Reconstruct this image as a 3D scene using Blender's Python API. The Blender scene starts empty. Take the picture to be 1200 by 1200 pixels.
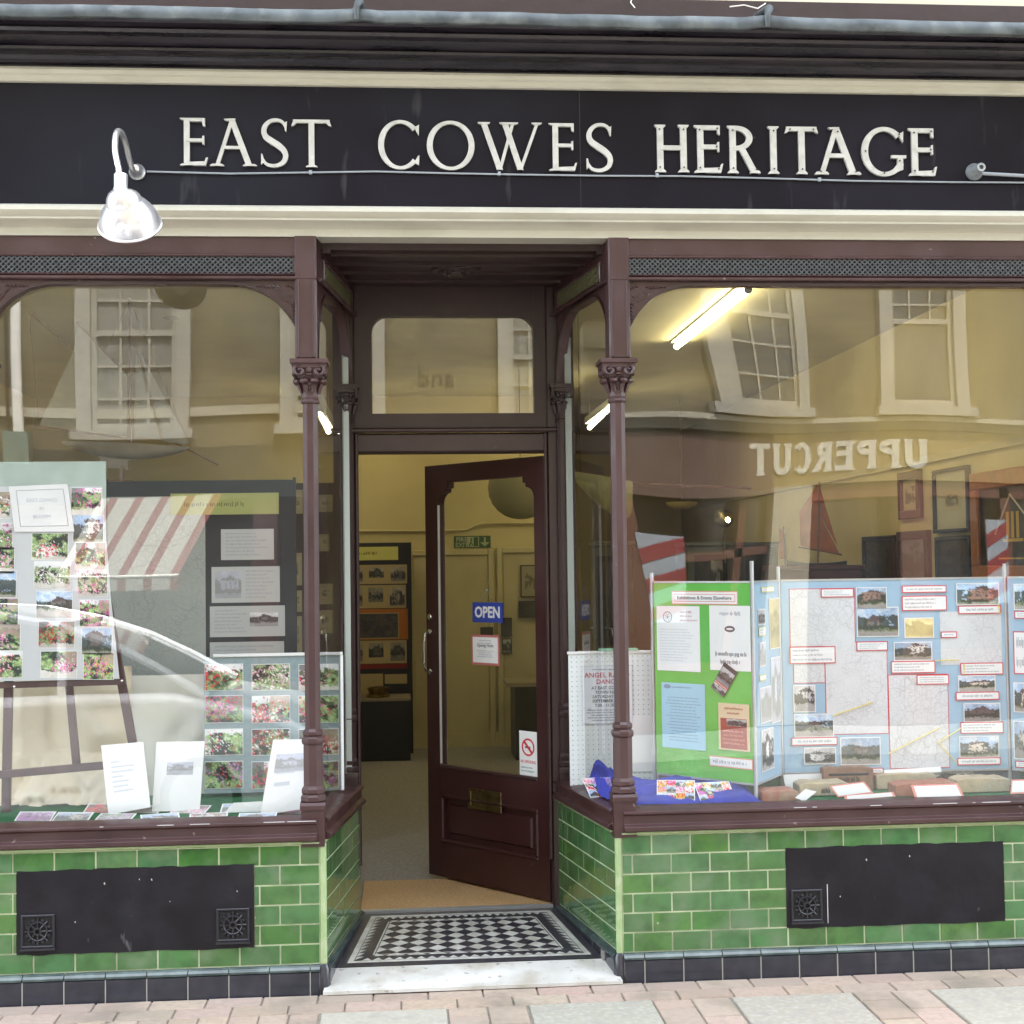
import bpy, bmesh, math, random
import numpy as np
from mathutils import Matrix, Vector
PI = math.pi; R = math.radians
scene = bpy.context.scene
col = scene.collection
rnd = random.Random(7)

# ------------------------------------------------------------------ camera model (metres; facade plane is y = 0, street is y < 0)
YAW, PIT, ROL, CD, CH, FPX = 0.0793699, 0.03777074, -0.01338784, 5.3, 1.6, 1618.0
_F = Vector((math.sin(YAW)*math.cos(PIT), math.cos(YAW)*math.cos(PIT), math.sin(PIT)))
_r0 = Vector((math.cos(YAW), -math.sin(YAW), 0)); _u0 = _r0.cross(_F)
_r = math.cos(ROL)*_r0 + math.sin(ROL)*_u0; _u = -math.sin(ROL)*_r0 + math.cos(ROL)*_u0
CAM = Vector((0, -CD, CH))
def hit(px, py, O, N):
    d = _F + (px-600)/FPX*_r - (py-600)/FPX*_u
    return CAM + d*((Vector(O)-CAM).dot(N)/d.dot(N))
def at(px, py, Y=0.0):
    return hit(px, py, (0, Y, 0), Vector((0, 1, 0)))
def frame(p0, p1, tilt=0, z=0):
    """vertical plane through p0 -> p1 (left to right as seen); local x along, local y into the wall, local z up"""
    a = Vector((p0[0], p0[1], z)); x = Vector((p1[0]-p0[0], p1[1]-p0[1], 0)).normalized(); y = Vector((0, 0, 1)).cross(x)
    M = Matrix(((x.x, y.x, 0, a.x), (x.y, y.y, 0, a.y), (0, 0, 1, a.z), (0, 0, 0, 1)))
    return M @ Matrix.Rotation(tilt, 4, 'X')
def flat(Y, tilt=0, z=0, X=0): return frame((X, Y), (X+1, Y), tilt, z)
def loc(M, px, py):
    N = (M.to_3x3() @ Vector((0, 1, 0))); h = M.inverted() @ hit(px, py, M.translation, N)
    return h.x, h.z
def rect(M, x0, y0, x1, y1):
    xm, ym = (x0+x1)/2, (y0+y1)/2
    return loc(M, x0, ym)[0], loc(M, x1, ym)[0], loc(M, xm, y1)[1], loc(M, xm, y0)[1]

# ------------------------------------------------------------------ materials
def lin(c): c /= 255.0; return c/12.92 if c <= 0.04045 else ((c+0.055)/1.055)**2.4
def C(r, g, b): return (lin(r), lin(g), lin(b))
def new_mat(name):
    m = bpy.data.materials.new(name); m.use_nodes = True
    nt = m.node_tree; b = nt.nodes['Principled BSDF']; return m, nt, b
def noise_mix(nt, base, c2, scale, lo=.4, hi=.65, detail=5, coord='Object', stretch=None):
    tc = nt.nodes.new('ShaderNodeTexCoord'); n = nt.nodes.new('ShaderNodeTexNoise'); n.inputs['Scale'].default_value = scale; n.inputs['Detail'].default_value = detail
    src = tc.outputs[coord]
    if stretch:
        mp = nt.nodes.new('ShaderNodeMapping'); mp.inputs['Scale'].default_value = stretch; nt.links.new(src, mp.inputs[0]); src = mp.outputs[0]
    nt.links.new(src, n.inputs['Vector'])
    r = nt.nodes.new('ShaderNodeMapRange'); r.inputs[1].default_value = lo; r.inputs[2].default_value = hi
    nt.links.new(n.outputs[0], r.inputs[0])
    mx = nt.nodes.new('ShaderNodeMix'); mx.data_type = 'RGBA'
    nt.links.new(r.outputs[0], mx.inputs[0])
    if hasattr(base, 'type') and not isinstance(base, tuple): nt.links.new(base, mx.inputs[6])
    else: mx.inputs[6].default_value = (*base, 1)
    mx.inputs[7].default_value = (*c2, 1)
    return mx.outputs[2], n.outputs[0], r.outputs[0], src
def mat(name, c, rough=.6, c2=None, scale=8, lo=.4, hi=.7, bump=0, bscale=60, metal=0, coat=0, emit=0, spec=None, stretch=None, vcol=False, c3=None, s3=2, rvar=0, trans=0, wear=None):
    m, nt, b = new_mat(name); b.inputs['Roughness'].default_value = rough; b.inputs['Metallic'].default_value = metal
    b.inputs['Coat Weight'].default_value = coat; b.inputs['Coat Roughness'].default_value = .04
    if spec is not None: b.inputs['Specular IOR Level'].default_value = spec
    out = None
    if vcol:
        a = nt.nodes.new('ShaderNodeAttribute'); a.attribute_name = 'Col'; out = a.outputs['Color']
        if c != (1, 1, 1):
            mx = nt.nodes.new('ShaderNodeMix'); mx.data_type = 'RGBA'; mx.blend_type = 'MULTIPLY'; mx.inputs[0].default_value = 1
            nt.links.new(out, mx.inputs[6]); mx.inputs[7].default_value = (*c, 1); out = mx.outputs[2]
    fac = None
    if c2 is not None: out, _, fac, _s = noise_mix(nt, out if out is not None else c, c2, scale, lo, hi, stretch=stretch)
    if c3 is not None: out, _, _f, _s = noise_mix(nt, out, c3, s3, .5, .75, detail=8)
    if wear is not None: out, _, _f, _s = noise_mix(nt, out if out is not None else c, wear[0], wear[1], wear[2], wear[3], detail=3, stretch=wear[4] if len(wear) > 4 else None)
    if out is not None: nt.links.new(out, b.inputs['Base Color'])
    else: b.inputs['Base Color'].default_value = (*c, 1)
    if rvar and fac is not None:
        mr = nt.nodes.new('ShaderNodeMapRange'); mr.inputs[3].default_value = rough; mr.inputs[4].default_value = rough+rvar
        nt.links.new(fac, mr.inputs[0]); nt.links.new(mr.outputs[0], b.inputs['Roughness'])
    if bump:
        tc = nt.nodes.new('ShaderNodeTexCoord'); n = nt.nodes.new('ShaderNodeTexNoise'); n.inputs['Scale'].default_value = bscale; n.inputs['Detail'].default_value = 4
        bp = nt.nodes.new('ShaderNodeBump'); bp.inputs['Strength'].default_value = min(1, bump); bp.inputs['Distance'].default_value = .002 if bump <= 1 else .002*bump
        nt.links.new(tc.outputs['Object'], n.inputs['Vector']); nt.links.new(n.outputs[0], bp.inputs['Height']); nt.links.new(bp.outputs[0], b.inputs['Normal'])
    if trans: b.inputs['Transmission Weight'].default_value = trans
    if emit: b.inputs['Emission Color'].default_value = (*c, 1); b.inputs['Emission Strength'].default_value = emit
    return m
def glass_mat(name, a=.1, tint=(.97, .98, .97), dirt=.012):
    m, nt, b = new_mat(name); nt.nodes.remove(b); out = nt.nodes['Material Output']
    t = nt.nodes.new('ShaderNodeBsdfTransparent'); t.inputs[0].default_value = (*tint, 1)
    g = nt.nodes.new('ShaderNodeBsdfGlossy'); g.inputs['Roughness'].default_value = 0.0; g.inputs[0].default_value = (1, 1, 1, 1)
    lw = nt.nodes.new('ShaderNodeLayerWeight'); lw.inputs[0].default_value = .5
    p = nt.nodes.new('ShaderNodeMath'); p.operation = 'POWER'; p.inputs[1].default_value = 4.0
    nt.links.new(lw.outputs['Facing'], p.inputs[0])
    mr = nt.nodes.new('ShaderNodeMapRange'); mr.inputs[3].default_value = a; mr.inputs[4].default_value = 1.0
    nt.links.new(p.outputs[0], mr.inputs[0])
    mx = nt.nodes.new('ShaderNodeMixShader'); nt.links.new(mr.outputs[0], mx.inputs[0]); nt.links.new(t.outputs[0], mx.inputs[1]); nt.links.new(g.outputs[0], mx.inputs[2])
    d = nt.nodes.new('ShaderNodeBsdfDiffuse'); d.inputs[0].default_value = (.7, .7, .68, 1)
    n = nt.nodes.new('ShaderNodeTexNoise'); n.inputs['Scale'].default_value = 3; n.inputs['Detail'].default_value = 8
    tc = nt.nodes.new('ShaderNodeTexCoord'); nt.links.new(tc.outputs['Object'], n.inputs['Vector'])
    r2 = nt.nodes.new('ShaderNodeMapRange'); r2.inputs[1].default_value = .4; r2.inputs[2].default_value = .8; r2.inputs[4].default_value = dirt*3; r2.inputs[3].default_value = dirt*.4
    nt.links.new(n.outputs[0], r2.inputs[0])
    m2 = nt.nodes.new('ShaderNodeMixShader'); nt.links.new(r2.outputs[0], m2.inputs[0]); nt.links.new(mx.outputs[0], m2.inputs[1]); nt.links.new(d.outputs[0], m2.inputs[2])
    nt.links.new(m2.outputs[0], out.inputs[0]); return m
def map_mat(name, bg=(.70, .71, .74), ink=(.22, .22, .25), scale=9):
    m, nt, b = new_mat(name); b.inputs['Roughness'].default_value = .6
    tc = nt.nodes.new('ShaderNodeTexCoord'); acc = None
    nz = nt.nodes.new('ShaderNodeTexNoise'); nz.inputs['Scale'].default_value = 5
    nt.links.new(tc.outputs['Object'], nz.inputs['Vector'])
    ad = nt.nodes.new('ShaderNodeMix'); ad.data_type = 'VECTOR'; ad.inputs[0].default_value = .12
    nt.links.new(tc.outputs['Object'], ad.inputs[4]); nt.links.new(nz.outputs['Color'], ad.inputs[5])
    for sc, wd, st_ in ((scale*1.6, .022, .5), (scale*4.5, .05, .42), (scale*11, .09, .32)):
        v = nt.nodes.new('ShaderNodeTexVoronoi'); v.feature = 'DISTANCE_TO_EDGE'; v.inputs['Scale'].default_value = sc
        nt.links.new(ad.outputs[1], v.inputs['Vector'])
        r = nt.nodes.new('ShaderNodeMapRange'); r.inputs[1].default_value = 0; r.inputs[2].default_value = wd; r.inputs[3].default_value = st_; r.inputs[4].default_value = 0
        nt.links.new(v.outputs['Distance'], r.inputs[0])
        if acc is None: acc = r.outputs[0]
        else:
            a = nt.nodes.new('ShaderNodeMath'); a.operation = 'MAXIMUM'; nt.links.new(acc, a.inputs[0]); nt.links.new(r.outputs[0], a.inputs[1]); acc = a.outputs[0]
    n2 = nt.nodes.new('ShaderNodeTexNoise'); n2.inputs['Scale'].default_value = 7; nt.links.new(tc.outputs['Object'], n2.inputs['Vector'])
    r = nt.nodes.new('ShaderNodeMapRange'); r.inputs[1].default_value = .3; r.inputs[2].default_value = .62; nt.links.new(n2.outputs[0], r.inputs[0])
    mu = nt.nodes.new('ShaderNodeMath'); mu.operation = 'MULTIPLY'; nt.links.new(acc, mu.inputs[0]); nt.links.new(r.outputs[0], mu.inputs[1])
    mx = nt.nodes.new('ShaderNodeMix'); mx.data_type = 'RGBA'; nt.links.new(mu.outputs[0], mx.inputs[0]); mx.inputs[6].default_value = (*bg, 1); mx.inputs[7].default_value = (*ink, 1)
    nt.links.new(mx.outputs[2], b.inputs['Base Color']); return m

BROWN = mat('brown_gloss_paint', (.050, .022, .022), .28, (.066, .032, .032), 7, bump=.6, bscale=28, c3=(.036, .017, .018), s3=2.2, rvar=.3, wear=((.2, .15, .13), 38, .715, .76))
BROWN_D = mat('dark_and_shaded_brown', (.025, .0105, .010), .42, (.034, .015, .015), 6, bump=.5, bscale=30, wear=((.1, .07, .06), 45, .74, .78))  # dark trim brown; also carries the porch recess shade in its colour
DOORP = mat('door_paint', (.040, .012, .013), .3, (.05, .018, .018), 4, bump=.4, bscale=30, rvar=.2, wear=((.16, .1, .09), 50, .73, .78))
BLACKF = mat('black_fascia_paint', (.007, .006, .010), .3, (.013, .012, .018), 1.3, bump=.2, bscale=8, rvar=.3, spec=.13, c3=(.013, .014, .020), s3=1.0, wear=((.06, .06, .065), 16, .66, .85, (1, 1, .18)))
CORN = mat('cornice_paint', (.010, .008, .012), .25, (.022, .017, .024), 12, bump=.5, bscale=40, rvar=.3, stretch=(.3, 1, 3))
CREAM = mat('cream_paint', (.49, .48, .40), .3, (.36, .35, .28), 9, .5, .8, bump=.3, bscale=50, stretch=(.4, 1, 1))
LEAD = mat('lead_flashing', (.10, .12, .127), .5, (.045, .055, .06), 9, .35, .65, bump=.6, bscale=18, metal=.2, c3=(.17, .19, .19), s3=11)
LETTER = mat('letter_paint', (.52, .52, .48), .4, (.42, .42, .38), 30)
GRILLE = mat('grille_paint', (.060, .068, .072), .5, (.035, .036, .038), 40)
DARK = mat('dark_void', (.01, .01, .011), .8)
TILE = mat('green_glazed_tile', (1, 1, 1), .1, vcol=True, coat=.6, c2=(.026, .085, .022), scale=16, lo=.42, hi=.85, bump=.6, bscale=12, c3=(.12, .19, .10), s3=9, wear=((.4, .45, .33), 30, .745, .765))
TILEB = mat('black_glazed_tile', (.022, .024, .034), .16, (.035, .037, .05), 16, coat=.4, bump=.3, bscale=14)
TILECAP = mat('dark_cap_tile', (.035, .055, .055), .15, (.08, .12, .11), 14, coat=.4)
TILEPALE = mat('pale_green_bead', (.3, .42, .2), .15, (.42, .5, .3), 20, coat=.3)
GROUT = mat('pale_grout', (.56, .62, .43), .8, (.33, .38, .25), 7, .45, .7, c3=(.25, .27, .19), s3=3)
GROUTD = mat('grey_grout', (.22, .22, .2), .8)
PANEL = mat('black_vent_plate', (.009, .008, .011), .42, (.013, .012, .016), 8, bump=1, bscale=25, rvar=.3, spec=.25, c3=(.018, .018, .022), s3=5, wear=((.10, .10, .11), 26, .71, .8, (1, 1, .3)))
IRON = mat('cast_iron', (.02, .02, .026), .35, bump=.5, bscale=60)
SCUFF = mat('scuffed_paint', (.5, .5, .5), .7)
GLASS = glass_mat('window_glass', .095)
GLASSD = glass_mat('door_glass', .06, (.9, .92, .88), .006)
GLASSR = glass_mat('return_glass', .09)
BRASS = mat('aged_brass', (.32, .26, .13), .32, (.16, .12, .06), 30, metal=1)
CHROME = mat('worn_chrome', (.7, .68, .62), .22, metal=1)
GALV = mat('galvanised_lamp', (.80, .80, .82), .3, (.66, .66, .68), 12, metal=.85, bump=.3, bscale=20)
CABLE = mat('grey_cable', (.3, .33, .36), .5)
BLACKP = mat('satin_black', (.014, .013, .015), .45)
WHITEP = mat('white_card', (.86, .86, .86), .6, (.72, .73, .74), 3)
PAPER = mat('white_paper', (.84, .85, .86), .6)
INK = mat('print_ink', (.1, .1, .12), .7)
INKP = mat('pale_ink', (.36, .38, .44), .7)
REDB = mat('red_card', (.62, .05, .07), .6)
PINKB = mat('pink_card', (.75, .3, .25), .6)
PHOTO = mat('photo_print', (1, 1, 1), .35, vcol=True)
GREENFELT = mat('green_felt', (.03, .16, .06), .9, (.02, .11, .04), 20, bump=1.5, bscale=80)
DRAPE = mat('cream_muslin', (.76, .66, .48), .8, (.8, .74, .6), 4, bump=.4, bscale=120)
EASEL = mat('dark_wood', (.085, .035, .03), .4, (.05, .02, .018), 14, stretch=(1, 1, .15))
GREYB = mat('grey_panel_cloth', (.28, .36, .38), .85, (.24, .31, .33), 50)
SAGE = mat('grey_green_board', (.42, .5, .45), .8, (.36, .44, .39), 10)
CREAMW = mat('cream_wall', (.62, .52, .27), .75, (.52, .43, .22), 1.2, bump=.3, bscale=30)
CEILM = mat('ceiling_cream', (.68, .61, .38), .85, (.62, .56, .36), 2)
CARPET = mat('grey_carpet', (.34, .32, .30), .95, (.24, .225, .2), 60, bump=2, bscale=200)
MATC = mat('coir_mat', (.62, .40, .19), .95, (.45, .28, .12), 90, bump=3, bscale=160)
TUBE = mat('lit_tube', (1, .9, .55), .4, emit=3.0)
BLUE = mat('blue_cloth', (.045, .06, .42), .75, (.035, .045, .3), 6, bump=.6, bscale=20)
ALU = mat('aluminium_edge', (.5, .52, .54), .35, metal=.6)
GREENB = mat('green_panel_cloth', (.12, .48, .07), .9, (.15, .55, .1), 6, bump=.5, bscale=200)
BLUEB = mat('pale_blue_cloth', (.33, .50, .66), .9, (.38, .55, .7), 5, bump=.5, bscale=200)
MAPM = map_mat('street_map'); MAPG = map_mat('large_map_sheet', (.40, .43, .40), (.16, .18, .17), 6)
YELB = mat('yellow_card', (.62, .6, .18), .6)
TAPE = mat('yellow_thread', (.8, .66, .16), .6)

# ------------------------------------------------------------------ mesh builder
ORG = {}
class MB:
    def __init__(s, M=None):
        s.v = []; s.f = []; s.m = []; s.c = []; s.mats = []; s.M = M.copy() if M else Matrix.Identity(4); s.col = (1, 1, 1); s.usecol = False
    def mi(s, m):
        if m not in s.mats: s.mats.append(m)
        return s.mats.index(m)
    def add(s, pts, faces, m, cols=None):
        b = len(s.v); k = s.mi(m)
        for p in pts: s.v.append(s.M @ Vector(p))
        s.c += list(cols) if cols is not None else [s.col]*len(pts)
        for f in faces: s.f.append([b+i for i in f]); s.m.append(k)
        return s
    def box(s, x0, x1, y0, y1, z0, z1, m):
        p = [(x, y, z) for x in (x0, x1) for y in (y0, y1) for z in (z0, z1)]
        return s.add(p, [(0, 1, 3, 2), (4, 6, 7, 5), (0, 4, 5, 1), (2, 3, 7, 6), (0, 2, 6, 4), (1, 5, 7, 3)], m)
    def bbox(s, x0, x1, y0, y1, z0, z1, m, c=.004):
        """box with chamfered front (low y) edges"""
        p = [(x0, y1, z0), (x1, y1, z0), (x1, y1, z1), (x0, y1, z1), (x0, y0+c, z0), (x1, y0+c, z0), (x1, y0+c, z1), (x0, y0+c, z1),
             (x0+c, y0, z0+c), (x1-c, y0, z0+c), (x1-c, y0, z1-c), (x0+c, y0, z1-c)]
        return s.add(p, [(0, 3, 2, 1), (0, 1, 5, 4), (1, 2, 6, 5), (2, 3, 7, 6), (3, 0, 4, 7), (4, 5, 9, 8), (5, 6, 10, 9), (6, 7, 11, 10), (7, 4, 8, 11), (8, 9, 10, 11)], m)
    def prism(s, pts, y0, y1, m):
        n = len(pts)
        p = [(x, y0, z) for x, z in pts]+[(x, y1, z) for x, z in pts]
        f = [tuple(range(n)), tuple(range(2*n-1, n-1, -1))]+[(i, (i+1) % n, n+(i+1) % n, n+i) for i in range(n)]
        return s.add(p, f, m)
    def strip(s, lo, hi, y0, y1, m):
        """solid between two polylines lo/hi [(x,z)] from y0 to y1"""
        n = len(lo); p = []
        for y in (y0, y1):
            p += [(x, y, z) for x, z in lo]+[(x, y, z) for x, z in hi]
        f = []
        for i in range(n-1):
            f += [(i, i+1, n+i+1, n+i), (2*n+i+1, 2*n+i, 3*n+i, 3*n+i+1), (i+1, i, 2*n+i, 2*n+i+1), (n+i, n+i+1, 3*n+i+1, 3*n+i)]
        f += [(0, n, 3*n, 2*n), (n-1, 2*n+n-1, 3*n+n-1, n+n-1)]
        return s.add(p, f, m)
    def sweep(s, prof, x0, x1, m, close=True):
        """profile [(y,z)] swept along x"""
        n = len(prof); p = [(x0, y, z) for y, z in prof]+[(x1, y, z) for y, z in prof]
        f = [(i, (i+1) % n, n+(i+1) % n, n+i) for i in range(n if close else n-1)]
        if close: f += [tuple(range(n)), tuple(range(2*n-1, n-1, -1))]
        return s.add(p, f, m)
    def tube(s, pts, r, m, n=8):
        pts = [Vector(p) for p in pts]; rs = r if isinstance(r, (list, tuple)) else [r]*len(pts); P = []; F = []
        up = Vector((0, 0, 1))
        for i, p in enumerate(pts):
            d = (pts[min(i+1, len(pts)-1)]-pts[max(i-1, 0)]).normalized()
            a = d.cross(up if abs(d.dot(up)) < .95 else Vector((1, 0, 0))).normalized(); b = d.cross(a)
            if i and a.dot(pa) < 0: a, b = -a, -b
            pa = a
            for k in range(n):
                t = 2*PI*k/n; P.append(p+(a*math.cos(t)+b*math.sin(t))*rs[i])
        for i in range(len(pts)-1):
            for k in range(n): F.append((i*n+k, i*n+(k+1) % n, (i+1)*n+(k+1) % n, (i+1)*n+k))
        F += [tuple(range(n-1, -1, -1)), tuple((len(pts)-1)*n+k for k in range(n))]
        return s.add(P, F, m)
    def lathe(s, prof, c, m, n=20, rot=None, ph=0, closed=False):
        P = []; F = []; Rm = rot or Matrix.Identity(3)
        for r, z in prof:
            for k in range(n):
                t = 2*PI*k/n+ph; P.append(Vector(c)+Rm @ Vector((r*math.cos(t), r*math.sin(t), z)))
        L = len(prof)
        for i in range(L-1 if not closed else L):
            j = (i+1) % L
            for k in range(n): F.append((i*n+k, i*n+(k+1) % n, j*n+(k+1) % n, j*n+k))
        if not closed:
            if prof[0][0] > 1e-5: F.append(tuple(range(n-1, -1, -1)))
            if prof[-1][0] > 1e-5: F.append(tuple((L-1)*n+k for k in range(n)))
        return s.add(P, F, m)
    def ball(s, c, r, m, sc=(1, 1, 1), n=10, rot=None):
        P = []; F = []; Rm = rot or Matrix.Identity(3); h = n//2+1
        for i in range(h+1):
            a = PI*i/h
            for k in range(n):
                t = 2*PI*k/n; P.append(Vector(c)+Rm @ Vector((r*sc[0]*math.sin(a)*math.cos(t), r*sc[1]*math.sin(a)*math.sin(t), r*sc[2]*math.cos(a))))
        for i in range(h):
            for k in range(n): F.append((i*n+k, i*n+(k+1) % n, (i+1)*n+(k+1) % n, (i+1)*n+k))
        return s.add(P, F, m)
    def pic(s, x0, x1, z0, z1, y, img, m=None):
        H, W, _ = img.shape; P = []; Cc = []; F = []
        # every pixel its own shade at the vertices: img gives vertex colours
        for j in range(H):
            for i in range(W):
                P.append((x0+(x1-x0)*i/(W-1), y, z1-(z1-z0)*j/(H-1))); Cc.append(tuple(float(q) for q in img[j, i]))
        for j in range(H-1):
            for i in range(W-1): F.append((j*W+i, (j+1)*W+i, (j+1)*W+i+1, j*W+i+1))
        s.usecol = True; return s.add(P, F, m or PHOTO, Cc)
    def text(s, t, x, z, size, m, y=0.0, align='CENTER', ext=.0004, sx=1, bold=0, fit=None):
        cu = bpy.data.curves.new('t', 'FONT'); cu.body = t; cu.size = size; cu.align_x = align; cu.extrude = ext; cu.offset = bold; cu.resolution_u = 2
        o = bpy.data.objects.new('t', cu); col.objects.link(o); bpy.context.view_layer.update()
        me = bpy.data.meshes.new_from_object(o.evaluated_get(bpy.context.evaluated_depsgraph_get()))
        vs = [v.co.copy() for v in me.vertices]; fs = [tuple(p.vertices) for p in me.polygons]
        bpy.data.objects.remove(o); bpy.data.curves.remove(cu); bpy.data.meshes.remove(me)
        if not vs: return s
        if fit:
            w = max(v.x for v in vs)-min(v.x for v in vs); sx = fit/w
        return s.add([(x+v.x*sx, y-v.z-ext, z+v.y) for v in vs], fs, m)
    def build(s, name, parent=None, label=None, cat=None, group=None, kind=None, bevel=0, ang=35, org=None, sub=False, recalc=True):
        me = bpy.data.meshes.new(name)
        if parent is not None: o0 = ORG[parent.name]
        elif org is not None: o0 = Vector(org)
        else:
            xs = [v.x for v in s.v]; ys = [v.y for v in s.v]; zs = [v.z for v in s.v]
            o0 = Vector(((min(xs)+max(xs))/2, (min(ys)+max(ys))/2, min(zs)))
        me.from_pydata([v-o0 for v in s.v], [], s.f)
        for m in s.mats: me.materials.append(m)
        me.polygons.foreach_set('material_index', s.m)
        if s.usecol:
            ca = me.color_attributes.new('Col', 'FLOAT_COLOR', 'POINT')
            ca.data.foreach_set('color', np.array([(*c, 1) for c in s.c], dtype=np.float32).ravel())
        if recalc:
            bm = bmesh.new(); bm.from_mesh(me); bmesh.ops.recalc_face_normals(bm, faces=bm.faces); bm.to_mesh(me); bm.free()
        me.polygons.foreach_set('use_smooth', [True]*len(me.polygons)); me.set_sharp_from_angle(angle=R(ang))
        me.update()
        o = bpy.data.objects.new(name, me); col.objects.link(o)
        if parent is not None: o.parent = parent
        else: o.location = o0
        ORG[o.name] = o0
        tag(o, label, cat, group, kind)
        if bevel:
            b = o.modifiers.new('b', 'BEVEL'); b.width = bevel; b.segments = 2; b.limit_method = 'ANGLE'; b.angle_limit = R(40)
        return o
def tag(o, label=None, cat=None, group=None, kind=None):
    if label: o['label'] = label
    if cat: o['category'] = cat
    if group: o['group'] = group
    if kind: o['kind'] = kind
def empty(name, p, label, cat, group=None):
    o = bpy.data.objects.new(name, None); o.empty_display_size = .05; o.location = p; col.objects.link(o); ORG[o.name] = Vector(p)
    tag(o, label, cat, group); return o

# ------------------------------------------------------------------ painted prints (flat pictures in the place)
def vnoise(H, W, n, g):
    a = g.random((n+2, n+2)); y = np.linspace(0, n, H)[:, None]; x = np.linspace(0, n, W)[None, :]
    yi = y.astype(int); xi = x.astype(int); fy = y-yi; fx = x-xi
    return (a[yi, xi]*(1-fy)*(1-fx)+a[yi+1, xi]*fy*(1-fx)+a[yi, xi+1]*(1-fy)*fx+a[yi+1, xi+1]*fy*fx)
def L3(*c): return np.array([lin(x) for x in c])
FLOW = [(230, 60, 90), (245, 240, 240), (220, 90, 170), (240, 170, 40), (210, 40, 40), (200, 130, 200), (250, 200, 210)]
def paint(kind, seed, W=44, H=31):
    g = np.random.default_rng(seed); yy, xx = np.mgrid[0:H, 0:W]; u = xx/(W-1); v = yy/(H-1)
    n = vnoise(H, W, 5, g)*.5+vnoise(H, W, 12, g)*.5; fine = g.random((H, W))
    im = np.zeros((H, W, 3))
    def blend(mask, c, a=1.0): im[mask] = im[mask]*(1-a)+L3(*c)*a
    if kind == 'flower':
        im[:] = L3(80, 105, 66); blend(n > .52, (140, 165, 110)); blend(n < .42, (28, 40, 28)); im *= (.45+1.2*fine)[..., None]
        if g.random() < .45: blend(v < g.uniform(.08, .25)+.2*(n-.4), (225, 228, 228)); 
        if g.random() < .35: blend((v < .42) & (u > g.uniform(.4, .75)), (165, 145, 130), .8)
        if g.random() < .3: blend((v < .5) & (u < g.uniform(.15, .4)), (70, 62, 60), .8)
        pal = [FLOW[i] for i in g.choice(len(FLOW), 2)]; cx, cy, s = g.uniform(.25, .75), g.uniform(.35, .7), g.uniform(.18, .42)
        for k in range(g.integers(130, 330)):
            x, y = int(np.clip(g.normal(cx, s), .02, .98)*(W-1)), int(np.clip(g.normal(cy, s*.8), .04, .98)*(H-1))
            im[y, x] = L3(*pal[k % 2])*g.uniform(.8, 1.3)
            if k % 2: im[min(H-1, y+1), x] = L3(*pal[k % 2])*.75
        if g.random() < .4: blend(v > g.uniform(.75, .92)+.2*(n-.5), (215, 210, 205), .85)
    elif kind in ('house', 'bw', 'sepia', 'dusk'):
        im[:] = L3(170, 195, 225); blend(n > .55, (215, 222, 230), .6)
        hz = g.uniform(.5, .8); blend(v > hz, (120, 130, 95)); blend(v > hz+.16, (160, 155, 150))
        x0, x1 = g.uniform(.05, .4), g.uniform(.55, .98); top = g.uniform(.2, .45)
        wall = [(200, 190, 175), (150, 118, 102), (225, 222, 215), (120, 112, 105), (95, 85, 80)][g.integers(0, 5)]
        blend((u > x0) & (u < x1) & (v > top) & (v < hz+.05), wall)
        xm = (x0+x1)/2; blend((v > top-.2+abs(u-xm)*.55) & (v < top) & (u > x0-.04) & (u < x1+.04), (85, 70, 72))
        for wx in np.arange(x0+.06, x1-.06, g.uniform(.1, .2)):
            for wy in (top+.06, top+.2): blend((u > wx) & (u < wx+.05) & (v > wy) & (v < wy+.09), (55, 60, 75))
        t = (n+.35*fine > g.uniform(.5, .66)-.25*abs(u-g.uniform(.3, .7))*2) & (v > .3) & (v < hz+.12) & ((u < x0+.08) | (u > x1-.08) | (v > hz-.06)); blend(t, (40, 52, 38), .92)
        im *= (.82+.3*fine)[..., None]
        if kind != 'house':
            l = im.mean(axis=2, keepdims=True); l = np.clip((l-.02)*1.0, .01, .9)
            im = l*(np.array([1.0, .88, .5]) if kind == 'sepia' else np.array([1, 1, 1.03]))
            if kind == 'sepia': im = im*.5+np.array([.42, .36, .16])
    elif kind == 'ink':
        im = paint('bw', seed+1, W, H)*np.array([.42, .45, .6])+.34
    elif kind == 'night':
        im[:] = L3(48, 42, 40); blend(n > .5, (70, 60, 50)); im *= (.6+.8*fine)[..., None]
    elif kind == 'etching':
        im[:] = L3(196, 182, 140); blend((n+.3*fine > .62) & (abs(u-.5) < .36) & (abs(v-.5) < .3), (95, 90, 75), .8)
    elif kind == 'collage':
        im[:] = .3
        for a in range(4):
            for b in range(3):
                sub = paint(['flower', 'flower', 'house'][(a+b) % 3], seed*31+a*7+b, 12, 9); im[b*(H//3):b*(H//3)+9, a*(W//4):a*(W//4)+12][:sub.shape[0], :sub.shape[1]] = sub[:im[b*(H//3):b*(H//3)+9].shape[0], :im[:, a*(W//4):a*(W//4)+12].shape[1]]
    if kind in ('house', 'bw', 'sepia', 'flower'):
        ax, ay = (vnoise(H, W, 7, g)-.5)*W*.10, (vnoise(H, W, 7, g)-.5)*H*.13
        X2 = np.clip((xx+ax+g.integers(-1, 2, (H, W))*.6), 0, W-1).astype(int); Y2 = np.clip((yy+ay+g.integers(-1, 2, (H, W))*.6), 0, H-1).astype(int); im = im[Y2, X2]
        im = im*(.8+.5*vnoise(H, W, 3, g))[..., None]*g.uniform(.8, 1.25)
    return np.clip(im, .003, .95)

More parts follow.
